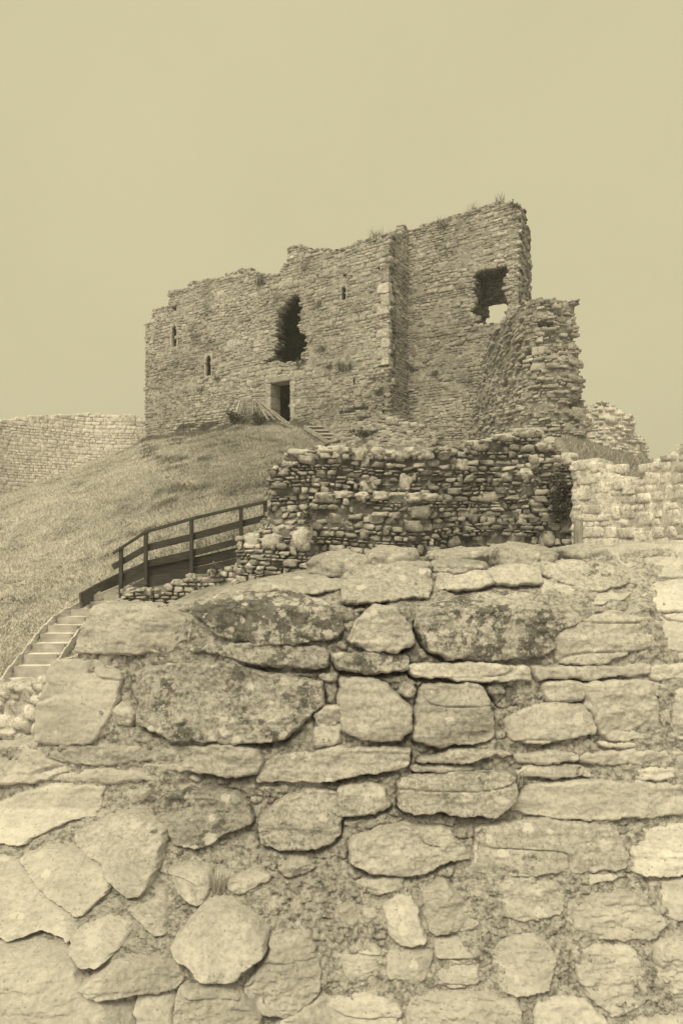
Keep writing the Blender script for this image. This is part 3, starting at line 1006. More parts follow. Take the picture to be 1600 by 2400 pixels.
# ---------------------------------------------------------------- pale walls on the right
rng = np.random.default_rng(20)
pw = thing('pale_wall', 'pale broken wall at the right, joined to the end of the dark rubble wall', 'stone wall', tuple(at(1400, 1270, 13)))
SPw = Surf([at(1316, 0, 13.9)[:2], at(1400, 0, 13.4)[:2], at(1470, 0, 12.6)[:2], at(1640, 0, 11)[:2]], 2)
pw_out = SPw.poly([(1316, 1420), (1316, 1080), (1330, 1052), (1352, 1052), (1372, 1072), (1392, 1098), (1420, 1110), (1455, 1112), (1475, 1100), (1478, 1075), (1500, 1062), (1530, 1050), (1560, 1030), (1600, 1015), (1650, 1005), (1650, 1420)])
mb = MB()
masonry(mb, SPw, pw_out, [], rng, ch=(0.09, 0.22), cw=(0.2, 0.5), cell=(0.12, 0.1), thick=0.8, nd=3, tone=(0.72, 0.04), proud=0.012, mortar=0.7, rough=0.05, n=3, e=8, jit=0.14, big=0.15, recess=0.01, miss=0.03, gap=.012, wav=.12)
M_pale2 = masonry_mat('lime_bleached_stone', 0.8, 0.5, 0.12, 0.7, 0.02)
mb.build('masonry', M_pale2, pw)
fr = thing('gable_ruin', 'distant pale ruin with a sloping broken top beyond the grassy bank at right', 'castle ruin', tuple(at(1400, 1060, 33)))
SF = Surf([at(1322, 0, 33)[:2], at(1400, 0, 32)[:2], at(1500, 0, 34)[:2]], 2)
fr_out = SF.poly([(1322, 1120), (1325, 955), (1342, 938), (1360, 928), (1385, 922), (1410, 924), (1422, 936), (1440, 956), (1456, 984), (1474, 1010), (1492, 1044), (1500, 1120)])
mb = MB()
masonry(mb, SF, fr_out, [], rng, ch=(0.12, 0.24), cw=(0.25, 0.6), cell=(0.16, 0.14), thick=1.2, nd=3, tone=(0.75, 0.05), proud=0.06, mortar=0.68, rough=0.1, jit=0.24, miss=0.05, offset=lambda s, z: 0.25 * vnoise(np.stack((s, z, 0 * s), -1), 88))
mb.build('masonry', M_pale, fr)
# weathered post set in the wall end
b = MB()
p0, p1 = at(1326, 1252, 13.3), at(1328, 1196, 13.3)
b.bar(p0 - (0, 0, .3), p1, 0.15, 0.12, up=(0, 1, 0), c=0.33, seg=4)
tag(b.build('timber_post', M_post, base=tuple(p0)), 'short weathered timber post at the right end of the dark rubble wall', 'post')

# ---------------------------------------------------------------- foreground wall
fw = thing('foreground_wall', 'close massive wall of lichened boulders and thin slabs filling the lower half of the view', 'stone wall', (0, 2.2, -1.6))


def face_y(u, v):
    u, v = np.asarray(u, float), np.asarray(v, float)
    y = np.interp(v, [1240, 1360, 1400, 1520, 1700, 1860, 2050, 2400], [2.62, 2.4, 2.3, 2.26, 2.2, 2.16, 2.06, 1.86])
    pile = np.clip((760 - u) / 500, 0, 1) * np.clip((v - 1850) / 350, 0, 1)
    return y - 0.3 * pile


def fpt(u, v, d):
    y = face_y(u, v)
    kx, kz = ray(u, v)
    p = np.stack((kx * y, y, kz * y), -1)
    dirn = np.stack((0.25 * kx, np.full(np.shape(y), -1.0), 0 * kz + 0.12), -1)
    dirn = dirn / np.linalg.norm(dirn, axis=-1, keepdims=True)
    return p + dirn * np.asarray(d)[..., None]


FS = [  # outline, tone, dark crust, pale lichen, proud (m)
    ([(215, 1394), (280, 1392), (360, 1398), (428, 1407), (438, 1435), (430, 1465), (395, 1497), (260, 1500), (180, 1500), (190, 1465)], .58, .15, .2, .05),
    ([(452, 1378), (500, 1367), (600, 1362), (690, 1364), (745, 1385), (782, 1420), (782, 1460), (700, 1475), (645, 1480), (590, 1477), (505, 1460), (478, 1435), (450, 1405)], .52, .68, .5, .055),
    ([(580, 1360), (588, 1342), (630, 1326), (700, 1326), (784, 1330), (786, 1356), (700, 1360)], .6, .2, .3, .01),
    ([(440, 1480), (560, 1477), (680, 1482), (745, 1486), (752, 1532), (700, 1534), (620, 1530), (540, 1515), (445, 1500)], .5, .5, .4, .03),
    ([(232, 1503), (290, 1503), (297, 1530), (235, 1528)], .6, .2, .3, .03),
    ([(130, 1520), (230, 1520), (280, 1545), (268, 1615), (250, 1665), (215, 1705), (125, 1708), (90, 1700), (98, 1625), (117, 1565)], .62, .02, .05, .06),
    ([(310, 1540), (425, 1522), (525, 1527), (625, 1550), (735, 1562), (743, 1615), (700, 1650), (640, 1703), (500, 1702), (415, 1698), (320, 1660), (330, 1615), (308, 1575)], .46, .48, .35, .065),
    ([(265, 1625), (300, 1615), (322, 1640), (300, 1662), (265, 1655)], .6, .2, .3, .03),
    ([(722, 1642), (745, 1624), (784, 1626), (786, 1655), (735, 1665)], .6, .15, .3, .04),
    ([(720, 1672), (780, 1668), (784, 1705), (725, 1712)], .56, .25, .3, .03),
    ([(90, 1712), (300, 1710), (410, 1712), (410, 1742), (250, 1755), (175, 1750), (95, 1735)], .6, .15, .3, .03),
    ([(270, 1758), (410, 1750), (410, 1770), (330, 1776)], .5, .25, .1, .02),
    ([(412, 1717), (500, 1708), (590, 1717), (605, 1740), (592, 1775), (540, 1779), (412, 1768)], .52, .25, .2, .05),
    ([(600, 1772), (620, 1738), (780, 1720), (935, 1716), (940, 1763), (784, 1785), (640, 1797), (595, 1792)], .53, .25, .2, .05),
    ([(789, 1318), (849, 1302), (920, 1300), (979, 1305), (986, 1355), (979, 1372), (889, 1375), (814, 1385), (789, 1380)], .52, .35, .3, .06),
    ([(1004, 1318), (1060, 1311), (1114, 1311), (1129, 1335), (1132, 1345), (1009, 1357)], .56, .3, .35, .04),
    ([(1119, 1313), (1180, 1299), (1236, 1302), (1238, 1343), (1142, 1341)], .6, .2, .3, .05),
    ([(1254, 1292), (1360, 1292), (1430, 1308), (1480, 1335), (1350, 1358), (1304, 1340), (1249, 1322)], .54, .35, .4, .05),
    ([(1243, 1330), (1304, 1343), (1350, 1362), (1460, 1355), (1424, 1380), (1324, 1388), (1249, 1382)], .6, .15, .3, .03),
    ([(799, 1470), (834, 1415), (860, 1390), (899, 1394), (939, 1440), (944, 1480), (904, 1495), (834, 1488)], .58, .25, .5, .06),
    ([(954, 1400), (1004, 1382), (1134, 1360), (1239, 1372), (1259, 1425), (1264, 1485), (1229, 1510), (1134, 1513), (1034, 1510), (984, 1493), (962, 1455)], .56, .55, .5, .07),
    ([(1266, 1465), (1334, 1425), (1394, 1410), (1489, 1420), (1491, 1485), (1429, 1497), (1379, 1525), (1284, 1523)], .6, .25, .4, .05),
    ([(1257, 1392), (1380, 1404), (1330, 1423), (1267, 1455)], .5, .5, .4, .035),
    ([(945, 1527), (1100, 1522), (1204, 1528), (1210, 1563), (1110, 1565), (945, 1552)], .56, .3, .3, .05),
    ([(760, 1503), (860, 1500), (930, 1507), (937, 1540), (860, 1542), (780, 1538)], .5, .45, .3, .03),
    ([(1219, 1528), (1350, 1530), (1484, 1523), (1484, 1550), (1330, 1558), (1224, 1560)], .62, .15, .2, .04),
    ([(780, 1557), (850, 1562), (890, 1578), (935, 1620), (943, 1670), (915, 1700), (834, 1695), (784, 1675)], .48, .22, .1, .055),
    ([(975, 1572), (1104, 1575), (1122, 1620), (1126, 1695), (1014, 1712), (950, 1698), (958, 1620)], .48, .3, .15, .055),
    ([(1155, 1655), (1215, 1622), (1329, 1614), (1362, 1665), (1357, 1682), (1234, 1705), (1174, 1700)], .6, .15, .2, .05),
    ([(1244, 1570), (1329, 1568), (1333, 1606), (1260, 1612)], .6, .2, .2, .04),
    ([(1122, 1577), (1205, 1572), (1200, 1608), (1150, 1622)], .36, .35, .05, .0),
    ([(1335, 1570), (1430, 1565), (1524, 1570), (1534, 1690), (1380, 1695), (1345, 1625)], .63, .08, .2, .04),
    ([(960, 1737), (1060, 1722), (1134, 1717), (1170, 1730), (1084, 1748), (964, 1752)], .56, .25, .2, .04),
    ([(1179, 1729), (1320, 1724), (1325, 1750), (1184, 1752)], .6, .2, .2, .04),
    ([(1180, 1758), (1330, 1760), (1335, 1785), (1190, 1782)], .6, .15, .2, .03),
    ([(945, 1759), (1080, 1760), (1090, 1772), (955, 1776)], .55, .25, .2, .02),
    ([(1498, 1418), (1640, 1405), (1640, 1515), (1500, 1515)], .66, .05, .2, .04),
    ([(1486, 1338), (1640, 1325), (1640, 1398), (1494, 1408), (1470, 1385)], .66, .05, .2, .04),
    ([(1395, 1258), (1500, 1252), (1640, 1262), (1640, 1318), (1500, 1325), (1430, 1300)], .66, .05, .2, .03),
    ([(1490, 1525), (1640, 1520), (1640, 1558), (1492, 1560)], .66, .05, .2, .04),
    ([(1542, 1575), (1640, 1570), (1640, 1690), (1545, 1692)], .66, .05, .2, .04),
    ([(1332, 1728), (1450, 1722), (1640, 1725), (1640, 1755), (1335, 1755)], .64, .08, .2, .04),
    ([(1342, 1764), (1640, 1762), (1640, 1788), (1345, 1788)], .65, .06, .2, .03),
    ([(1375, 1702), (1640, 1700), (1640, 1718), (1380, 1718)], .65, .06, .2, .03),
    ([(30, 1830), (125, 1803), (245, 1800), (240, 1855), (215, 1872), (165, 1880), (90, 1914), (60, 1934), (-40, 1930), (-40, 1860)], .66, .06, .15, .06),
    ([(250, 1817), (280, 1815), (282, 1850), (242, 1862)], .35, .3, .1, .0),
    ([(288, 1818), (345, 1812), (340, 1838), (292, 1845)], .56, .2, .2, .02),
    ([(195, 1905), (275, 1867), (325, 1857), (392, 1890), (390, 1920), (370, 1985), (345, 2035), (310, 2045), (270, 2005), (248, 1965), (192, 1935)], .62, .2, .4, .12),
    ([(362, 1840), (400, 1817), (480, 1812), (545, 1820), (577, 1850), (575, 1885), (520, 1908), (470, 1936), (415, 1932), (392, 1898)], .42, .45, .35, .08),
    ([(75, 1956), (125, 1937), (200, 1940), (240, 1968), (268, 2010), (260, 2035), (190, 2095), (150, 2045), (113, 2012)], .64, .1, .25, .12),
    ([(-40, 1955), (65, 1968), (120, 2022), (178, 2090), (183, 2142), (125, 2115), (50, 2140), (-40, 2130)], .64, .12, .2, .1),
    ([(188, 2125), (250, 2098), (315, 2110), (308, 2135), (245, 2195), (210, 2198), (187, 2165)], .65, .1, .2, .11),
    ([(302, 2077), (350, 2062), (388, 2027), (392, 2135), (360, 2143), (332, 2113)], .6, .25, .25, .06),
    ([(395, 1990), (445, 1977), (492, 1987), (488, 2035), (460, 2068), (435, 2058), (410, 2025)], .62, .18, .2, .07),
    ([(525, 2017), (575, 1992), (620, 2000), (615, 2020), (560, 2043), (530, 2040)], .6, .15, .2, .06),
    ([(415, 2142), (480, 2062), (530, 2057), (590, 2090), (620, 2125), (613, 2165), (540, 2228), (480, 2223), (425, 2190), (408, 2155)], .66, .1, .2, .14),
    ([(627, 2142), (710, 2132), (735, 2215), (735, 2265), (665, 2322), (595, 2303), (568, 2255), (622, 2180)], .64, .08, .15, .08),
    ([(200, 2240), (300, 2195), (405, 2185), (423, 2235), (410, 2262), (320, 2260), (250, 2275)], .66, .08, .15, .1),
    ([(415, 2258), (490, 2243), (562, 2262), (598, 2305), (605, 2420), (420, 2420)], .66, .06, .15, .1),
    ([(-40, 2155), (60, 2160), (180, 2160), (196, 2240), (250, 2290), (312, 2300), (315, 2420), (-40, 2420)], .67, .05, .15, .1),
    ([(322, 2278), (405, 2278), (412, 2420), (332, 2420)], .64, .08, .15, .08),
    ([(597, 1882), (650, 1835), (710, 1817), (775, 1823), (784, 1908), (740, 1938), (670, 1948), (607, 1936)], .47, .38, .2, .055),
    ([(640, 1978), (700, 1970), (722, 1995), (660, 2012)], .56, .2, .2, .03),
    ([(775, 1807), (874, 1801), (898, 1850), (834, 1868), (778, 1876)], .52, .3, .2, .04),
    ([(914, 1787), (1034, 1777), (1172, 1770), (1172, 1830), (1134, 1870), (1070, 1866), (1010, 1855), (974, 1866), (918, 1860)], .52, .42, .35, .09),
    ([(1170, 1853), (1206, 1807), (1284, 1792), (1434, 1797), (1640, 1795), (1640, 1865), (1434, 1872), (1299, 1882), (1219, 1870)], .6, .12, .15, .05),
    ([(804, 1930), (884, 1897), (1019, 1900), (1072, 1955), (1072, 1970), (1009, 1978), (974, 1998), (854, 2000), (808, 1978)], .58, .2, .25, .07),
    ([(1095, 1935), (1097, 1898), (1234, 1878), (1400, 1892), (1430, 1960), (1425, 1996), (1284, 1998), (1154, 2010), (1090, 2000)], .5, .3, .6, .05),
    ([(1294, 2006), (1430, 2005), (1402, 2018), (1304, 2024)], .64, .08, .15, .04),
    ([(822, 2020), (924, 2010), (919, 2044), (844, 2047)], .58, .2, .2, .03),
    ([(879, 2067), (944, 2050), (957, 2090), (977, 2154), (924, 2166), (894, 2145)], .6, .12, .1, .05),
    ([(966, 2045), (1014, 2016), (1060, 2066), (1096, 2108), (1092, 2128), (986, 2133)], .61, .1, .1, .06),
    ([(884, 2177), (987, 2178), (992, 2200), (960, 2247), (894, 2242)], .62, .1, .1, .04),
    ([(999, 2152), (1088, 2150), (1092, 2190), (999, 2194)], .62, .1, .15, .04),
    ([(999, 2202), (1090, 2197), (1090, 2245), (1040, 2262), (999, 2245)], .62, .1, .15, .04),
    ([(1074, 2022), (1180, 2018), (1284, 2024), (1284, 2090), (1194, 2108), (1134, 2085), (1076, 2058)], .6, .15, .3, .04),
    ([(1135, 2167), (1200, 2137), (1250, 2157), (1268, 2205), (1248, 2260), (1160, 2273), (1127, 2240)], .65, .05, .15, .06),
    ([(1300, 2062), (1440, 2042), (1518, 2110), (1480, 2148), (1340, 2150), (1302, 2110)], .66, .05, .15, .04),
    ([(1300, 2167), (1450, 2170), (1478, 2290), (1400, 2328), (1340, 2270)], .66, .05, .15, .05),
    ([(1492, 2152), (1640, 2140), (1640, 2300), (1510, 2318)], .66, .05, .15, .05),
    ([(1450, 1902), (1640, 1885), (1640, 2000), (1450, 2003)], .66, .05, .15, .04),
    ([(1446, 2022), (1640, 2015), (1640, 2120), (1532, 2105)], .66, .05, .15, .04),
    ([(942, 2278), (1100, 2268), (1180, 2292), (1200, 2420), (930, 2420)], .65, .06, .15, .06),
    ([(1220, 2292), (1330, 2282), (1380, 2340), (1430, 2420), (1225, 2420)], .66, .05, .15, .05),
    ([(784, 2082), (815, 2072), (826, 2098), (808, 2122), (782, 2118)], .63, .1, .1, .05),
    ([(833, 2082), (858, 2074), (868, 2100), (858, 2122), (836, 2118)], .62, .1, .1, .04),
    ([(640, 2338), (740, 2280), (860, 2275), (915, 2310), (920, 2420), (630, 2420)], .65, .08, .15, .06),
    ([(760, 2168), (830, 2150), (872, 2178), (868, 2240), (800, 2262), (758, 2230)], .61, .12, .15, .03),
    ([(-40, 1722), (70, 1718), (165, 1765), (100, 1792), (-40, 1800)], .66, .05, .15, .04),
    ([(110, 1772), (250, 1762), (400, 1783), (395, 1797), (240, 1795), (130, 1795)], .62, .1, .15, .02),
    ([(1440, 2330), (1640, 2325), (1640, 2420), (1450, 2420)], .66, .05, .15, .05),
]


def resample(pts, step, rng, jitter):
    """closed outline, corners slightly rounded, evenly spaced points"""
    p = np.asarray(pts, float)
    for _ in range(1 + int(rng.random() < .4)):           # corner cutting, light
        q = np.roll(p, -1, 0)
        p = np.stack((p * 0.9 + q * 0.1, p * 0.1 + q * 0.9), 1).reshape(-1, 2)
    q = np.roll(p, -1, 0)
    seg = np.linalg.norm(q - p, axis=1)
    cum = np.concatenate(([0], np.cumsum(seg)))
    n = max(24, int(cum[-1] / step))
    t = np.linspace(0, cum[-1], n, endpoint=False)
    pp = np.vstack((p, p[:1]))
    r = np.stack((np.interp(t, cum, pp[:, 0]), np.interp(t, cum, pp[:, 1])), 1)
    w = np.stack((r[:, 0] / 26, r[:, 1] / 26, 0 * t), -1)
    dr = r - r.mean(0)
    r += dr / np.linalg.norm(dr, axis=1)[:, None] * 6.5
    r[:, 0] += jitter * fbm(w, 4, 71)
    r[:, 1] += jitter * fbm(w + 50, 4, 72)
    return r


def sdist(o, u, v):
    """signed distance (px of the traced view) to a closed outline, positive inside"""
    q = np.roll(o, -1, 0)
    d2 = np.full(u.shape, 1e9)
    for (x0, y0), (x1, y1) in zip(o, q):
        ex, ey = x1 - x0, y1 - y0
        t = np.clip(((u - x0) * ex + (v - y0) * ey) / (ex * ex + ey * ey + 1e-9), 0, 1)
        d2 = np.minimum(d2, (u - x0 - t * ex) ** 2 + (v - y0 - t * ey) ** 2)
    return np.where(inside(o, u, v), 1, -1) * np.sqrt(d2)


mst = 3.2
MU, MV = np.meshgrid(np.arange(-60, 1664, mst), np.arange(1262, 2444, mst), indexing='ij')
MD = np.full(MU.shape, -200.0)           # signed distance to the nearest face stone


def poly_stone(pts, proud, rng, back=0.12, name='stone', parent=None, tone=.5, crust=.2, lich=.2):
    o = resample(pts, 7.0, rng, 2.6)
    a0, a1 = np.searchsorted(MU[:, 0], (o[:, 0].min() - 45, o[:, 0].max() + 45))
    b0, b1 = np.searchsorted(MV[0], (o[:, 1].min() - 45, o[:, 1].max() + 45))
    if a1 > a0 and b1 > b0:
        MD[a0:a1, b0:b1] = np.maximum(MD[a0:a1, b0:b1], sdist(o, MU[a0:a1, b0:b1], MV[a0:a1, b0:b1]))
    g = 2.7
    U, V = np.meshgrid(np.arange(o[:, 0].min() - 12, o[:, 0].max() + 12, g), np.arange(o[:, 1].min() - 12, o[:, 1].max() + 12, g), indexing='ij')
    off = rng.uniform(0, 60)
    tone *= rng.uniform(0.93, 1.04)
    w3 = np.stack((U / 700, V / 700, np.full(U.shape, off)), -1)
    sd = sdist(o, U, V) + 3.2 * fbm(w3 * 34, 3, 84, 0.6)
    c = o.mean(0)
    R0 = max(np.ptp(o[:, 0]), np.ptp(o[:, 1])) / 2
    bev = rng.uniform(4, 8)
    e = np.clip(sd / bev, 0, 1)
    prof = proud * (1 - (1 - e) ** 2.6)
    tilt = rng.normal(0, 0.25, 2)
    rx, ry = (U - c[0]) / R0, (V - c[1]) / R0
    layered = rng.random() < 0.45
    fc = np.full(U.shape, 9.0)                            # split faces: a few planes meeting in soft arrises
    for _ in range(int(rng.integers(3, 6))):
        an, sl = rng.uniform(0, 2 * math.pi), rng.uniform(0.004, 0.03)
        fc = np.minimum(fc, sl * (rx * math.cos(an) + ry * math.sin(an)) + rng.uniform(0.0, 0.007))
    fc = fc + 0.35 * sl * np.abs(vnoise(w3 * 9, 86))
    fc = np.clip(fc - fc[sd > 0].mean() + 0.003, -0.009, 0.02)
    gain = rng.uniform(0.25, 1.15)
    n1 = fc + 0.009 * fbm(w3 * 4.5, 3, 81)
    n2 = 0.0055 * fbm(w3 * np.array((20, 30, 1)), 5, 82, 0.68)
    st_ = fbm(w3 * np.array((3.5, 26, 1)) + 7, 3, 85, 0.6)
    lay = 0.0045 * (np.floor(st_ * 2.2) / 2.2 * 0.7 + st_ * 0.3) if layered else 0.002 * st_
    ridg = np.abs(vnoise(w3 * np.array((4, 11, 1)) + 3, 83))
    crack = (0.013 if rng.random() < 0.4 else 0.0) * np.clip(0.05 - ridg, 0, 1) / .05
    d = prof + e * (n1 + n2 * gain + lay - crack + proud * 0.5 * (rx * tilt[0] + ry * (tilt[1] - 0.25)))
    d = np.where(sd < 0, np.maximum(-back, sd * 0.022), d)
    P = fpt(U, V, d)
    idx = np.arange(U.size).reshape(U.shape)
    cell = np.maximum.reduce([sd[:-1, :-1], sd[1:, :-1], sd[1:, 1:], sd[:-1, 1:]]) > -5.5
    I, J = np.nonzero(cell)
    Q = np.stack((idx[I, J], idx[I, J + 1], idx[I + 1, J + 1], idx[I + 1, J]), 1)
    used = np.unique(Q); remap = np.full(U.size, -1); remap[used] = np.arange(len(used))
    b = MB()
    b.add(P.reshape(-1, 3)[used], remap[Q], c=tone)
    ob = b.build(name, M_boulder, parent)
    ob.color = (tone, crust, lich, gain)
    return ob


rng = np.random.default_rng(30)
for pts, tone, crust, lich, proud in FS:
    poly_stone(pts, max(proud, .012) * 0.58, rng, parent=fw, tone=(1.08 if tone < .6 else 1.0) * tone * (1.16 if pts[0][0] > 1230 and pts[0][1] < 2000 else 1.0), crust=crust, lich=lich)  # right-hand stones lightened, an edge fade put into their tone

# mortar bed behind and between the stones, packed with small rubble
mort_out = [(222, 1402), (192, 1500), (140, 1525), (108, 1620), (95, 1705), (60, 1712), (-60, 1716), (-60, 2440), (1660, 2440), (1660, 1270), (1500, 1262), (1400, 1275), (1254, 1300), (1120, 1312), (1000, 1320), (984, 1312), (850, 1308), (789, 1326), (600, 1346), (452, 1384)]
w3 = np.stack((MU / 700, MV / 700, 0 * MU), -1)
near = np.clip(1 - np.hypot((MU - 860) / 620, (MV - 1600) / 480), 0, 1) ** 0.6     # joints are weathered out deepest here
dm = 0.019 + 0.010 * fbm(w3 * 9, 4, 91, 0.6) + 0.006 * fbm(w3 * 60, 3, 92, 0.7) - 0.024 * near
tone_m = 0.48 + 0.18 * (1 - near)  # mortar pales outward: edge fade painted into the colour
fd = np.where(inside(mort_out, MU, MV), -MD, -50)     # free distance to stones
placed = 0
for _ in range(3600):
    i, j = rng.integers(0, MU.shape[0]), rng.integers(0, MU.shape[1])
    r = fd[i, j] - 1.5
    if r < 6:
        continue
    r = min(r, rng.uniform(7, 24))
    rx_, ry_ = r * rng.uniform(1.0, 1.7), r
    K = int(r * 2.6 / mst) + 3
    a0, a1, b0, b1 = max(i - K, 0), i + K, max(j - K, 0), j + K
    U, V = MU[a0:a1, b0:b1] - MU[i, j], MV[a0:a1, b0:b1] - MV[i, j]
    t_ = rng.normal(0, .25)
    U, V = U * math.cos(t_) + V * math.sin(t_), -U * math.sin(t_) + V * math.cos(t_)
    q = (np.abs(U / rx_) ** 3 + np.abs(V / ry_) ** 3) ** (1 / 3) + 0.22 * vnoise(w3[a0:a1, b0:b1] * 40 + placed, 97)
    sd = (1 - q) * r
    h = rng.uniform(0.010, 0.022)
    dd = h * (1 - (1 - np.clip(sd / 5, 0, 1)) ** 2) + 0.004 * vnoise(w3[a0:a1, b0:b1] * 60, 98)
    m = sd > 0
    dm[a0:a1, b0:b1] = np.where(m, np.maximum(dm[a0:a1, b0:b1], dd - 0.01 * near[a0:a1, b0:b1]), dm[a0:a1, b0:b1] - 0.008 * np.clip(1 + sd / 4, 0, 1))
    tone_m[a0:a1, b0:b1] = np.where(m, rng.normal(.6, .05), tone_m[a0:a1, b0:b1])
    fd[a0:a1, b0:b1] = np.minimum(fd[a0:a1, b0:b1], -sd)
    placed += 1
# open crevices hugging the stones, widest under their lower edges
sh = int(7 / mst) + 1
above = np.full(MD.shape, -200.0); above[:, sh:] = MD[:, :-sh]
under = np.clip((above + 3) / 6, 0, 1) * (MD < 2)
edge = np.exp(-(np.minimum(MD, 0) / 4.5) ** 2)
msk = np.clip(fbm(w3 * 7 + 4, 3, 93) * 1.5 + 0.4, 0, 1)
dm = dm - (0.055 * under * (0.06 + 0.94 * near) + 0.016 * edge * near) * msk
P = fpt(MU + 0.9 * rng.normal(0, 1, MU.shape), MV + 0.9 * rng.normal(0, 1, MU.shape), dm)
M = inside(mort_out, MU[:-1, :-1] + mst / 2, MV[:-1, :-1] + mst / 2)
M &= MD[:-1, :-1] < 30
idx = np.arange(MU.size).reshape(MU.shape)
I, J = np.nonzero(M)
Q = np.stack((idx[I, J], idx[I, J + 1], idx[I + 1, J + 1], idx[I + 1, J]), 1)
used = np.unique(Q); remap = np.full(MU.size, -1); remap[used] = np.arange(len(used))
mb = MB()
mb.add(P.reshape(-1, 3)[used], remap[Q], c=tone_m.ravel()[used])
# solid body of the wall behind the face, with its head sloping up to the back
body = [(-60, 1716), (60, 1712), (95, 1705), (108, 1620), (140, 1525), (192, 1500), (222, 1402), (452, 1384), (600, 1346), (789, 1326), (850, 1308), (984, 1312), (1120, 1312), (1254, 1300), (1400, 1275), (1500, 1262), (1660, 1270)]
bp = np.array(body, float)
front = fpt(bp[:, 0], bp[:, 1], np.full(len(bp), 0.0))
rows = []
for k, (dy, dz) in enumerate(((0, 0), (0.3, 0.0), (0.7, -0.01), (1.0, -0.03), (1.15, -0.4), (1.2, -2.0))):
    q = front.copy(); q[:, 1] += 0.02; q[:, 2] -= 0.015; q[:, 1] += dy; q[:, 2] = q[:, 2] * (1 + 1.03 * dy / front[:, 1]) + dz
    q += 0.015 * rng.normal(0, 1, q.shape) * (k > 0)
    rows.append(q)
V = np.concatenate(rows); n = len(bp)
Q = [(k * n + i, k * n + i + 1, (k + 1) * n + i + 1, (k + 1) * n + i) for k in range(len(rows) - 1) for i in range(n - 1)]
mb.add(V, Q, c=0.5)
mb.build('mortar_core', M_mortar, fw)

# rounded boulders along the back of the wall head: (centre u, v, half width, half height, y)
heads = [(780, 1302, 72, 34, 2.72), (897, 1292, 58, 34, 2.78), (940, 1310, 50, 20, 2.66), (1052, 1286, 74, 27, 2.85), (1050, 1304, 66, 18, 2.62), (1196, 1282, 86, 38, 2.80), (1322, 1282, 66, 30, 2.82), (1440, 1276, 60, 26, 2.85), (1545, 1278, 70, 30, 2.80), (450, 1388, 56, 9, 2.5), (548, 1362, 42, 13, 2.6)]
for u, v, hw, hh, y in heads:
    b = MB()
    sc = y / FX * D
    c = at(u, v, y)
    stones(b, [(c[0], c[2], 0)], [(hw * sc, hh * sc, 0.16)], [.5], rng, lambda a, z_, d_: np.stack((a, y - d_, z_), -1), 26, 2.7, 0.1, np.array([rng.normal(0, .03)]), 0.09)
    v_ = b.v[0]
    nn = v_ - v_.mean(0); nn /= np.linalg.norm(nn, axis=1)[:, None]
    b.v[0] = v_ + nn * (0.012 * fbm(v_ * 14, 4, 95, 0.55))[:, None]
    ob = b.build('capping_boulder', M_boulder, fw)
    ob.color = (0.60 if u > 1380 else 0.52, 0.3 if u < 1380 else .1, 0.25, 1)

# ---------------------------------------------------------------- field wall, lower left
flw = thing('field_wall', 'low pale stone wall at the foot of the lower steps, at the left edge', 'stone wall', tuple(at(40, 1650, 8.5)))
SFw = Surf([at(-80, 0, 8.8)[:2], at(0, 0, 8.6)[:2], at(130, 0, 8.0)[:2]], 1)
fo = SFw.poly([(-80, 1900), (-80, 1590), (-20, 1584), (10, 1580), (45, 1580), (80, 1574), (100, 1560), (130, 1556), (130, 1900)])
mb = MB(); rng = np.random.default_rng(33)
masonry(mb, SFw, fo, [], rng, ch=(0.09, 0.2), cw=(0.15, 0.4), cell=(0.1, 0.09), thick=0.6, nd=3, tone=(0.63, 0.05), proud=0.02, mortar=0.55, rough=0.12, jit=0.18, n=4, e=4)
mb.build('masonry', M_pale2, flw)

# ---------------------------------------------------------------- lower steps
steps_px = [(10, 1562, 96, 1563), (32, 1532, 114, 1531), (55, 1505, 130, 1503), (75, 1480, 147, 1478), (92, 1457, 162, 1456), (110, 1437, 177, 1437), (132, 1417, 194, 1419), (163, 1398, 214, 1401), (200, 1380, 243, 1384), (238, 1362, 278, 1366), (285, 1346, 322, 1350)]
nst = len(steps_px)
ys = np.linspace(12.5, 16.1, nst)
st_l = thing('lower_steps', 'flight of pale timber-edged steps climbing the slope at the left towards the railing', 'steps', tuple(at(53, 1562, 12.5)))
M_step = wood_mat('bleached_step_timber', 0.5, 0.12)
for i, (ul, vl, ur, vr) in enumerate(steps_px):
    y = ys[i]
    A, B = at(ul, vl, y), at(ur, vr, y)
    z = (A[2] + B[2]) / 2
    yb = ys[i + 1] + 0.06 if i + 1 < nst else y + 0.45
    A2 = at(steps_px[min(i + 1, nst - 1)][0], 0, yb)[0] if i + 1 < nst else A[0] + .15
    B2 = at(steps_px[min(i + 1, nst - 1)][2], 0, yb)[0] if i + 1 < nst else B[0] + .15
    b = MB()

    def quadbox(x0, x1, x2, x3, y0, y1, z0, z1, c):
        V = [(x0, y0, z0), (x1, y0, z0), (x3, y1, z0), (x2, y1, z0), (x0, y0, z1), (x1, y0, z1), (x3, y1, z1), (x2, y1, z1)]
        b.add(V, [(0, 3, 2, 1), (4, 5, 6, 7), (0, 1, 5, 4), (1, 2, 6, 5), (2, 3, 7, 6), (3, 0, 4, 7)], c=c)
    quadbox(A[0], B[0], A2, B2, y + 0.035, yb, z - 0.4, z - 0.012, 0.78)
    o = b.build('step', M_step, st_l, smooth=False)
    b = MB()
    quadbox(A[0], B[0], A[0] + .01, B[0] + .01, y, y + 0.033, z - 0.30, z + 0.004, 0.44)
    b.build('riser_board', M_step, o, smooth=False)
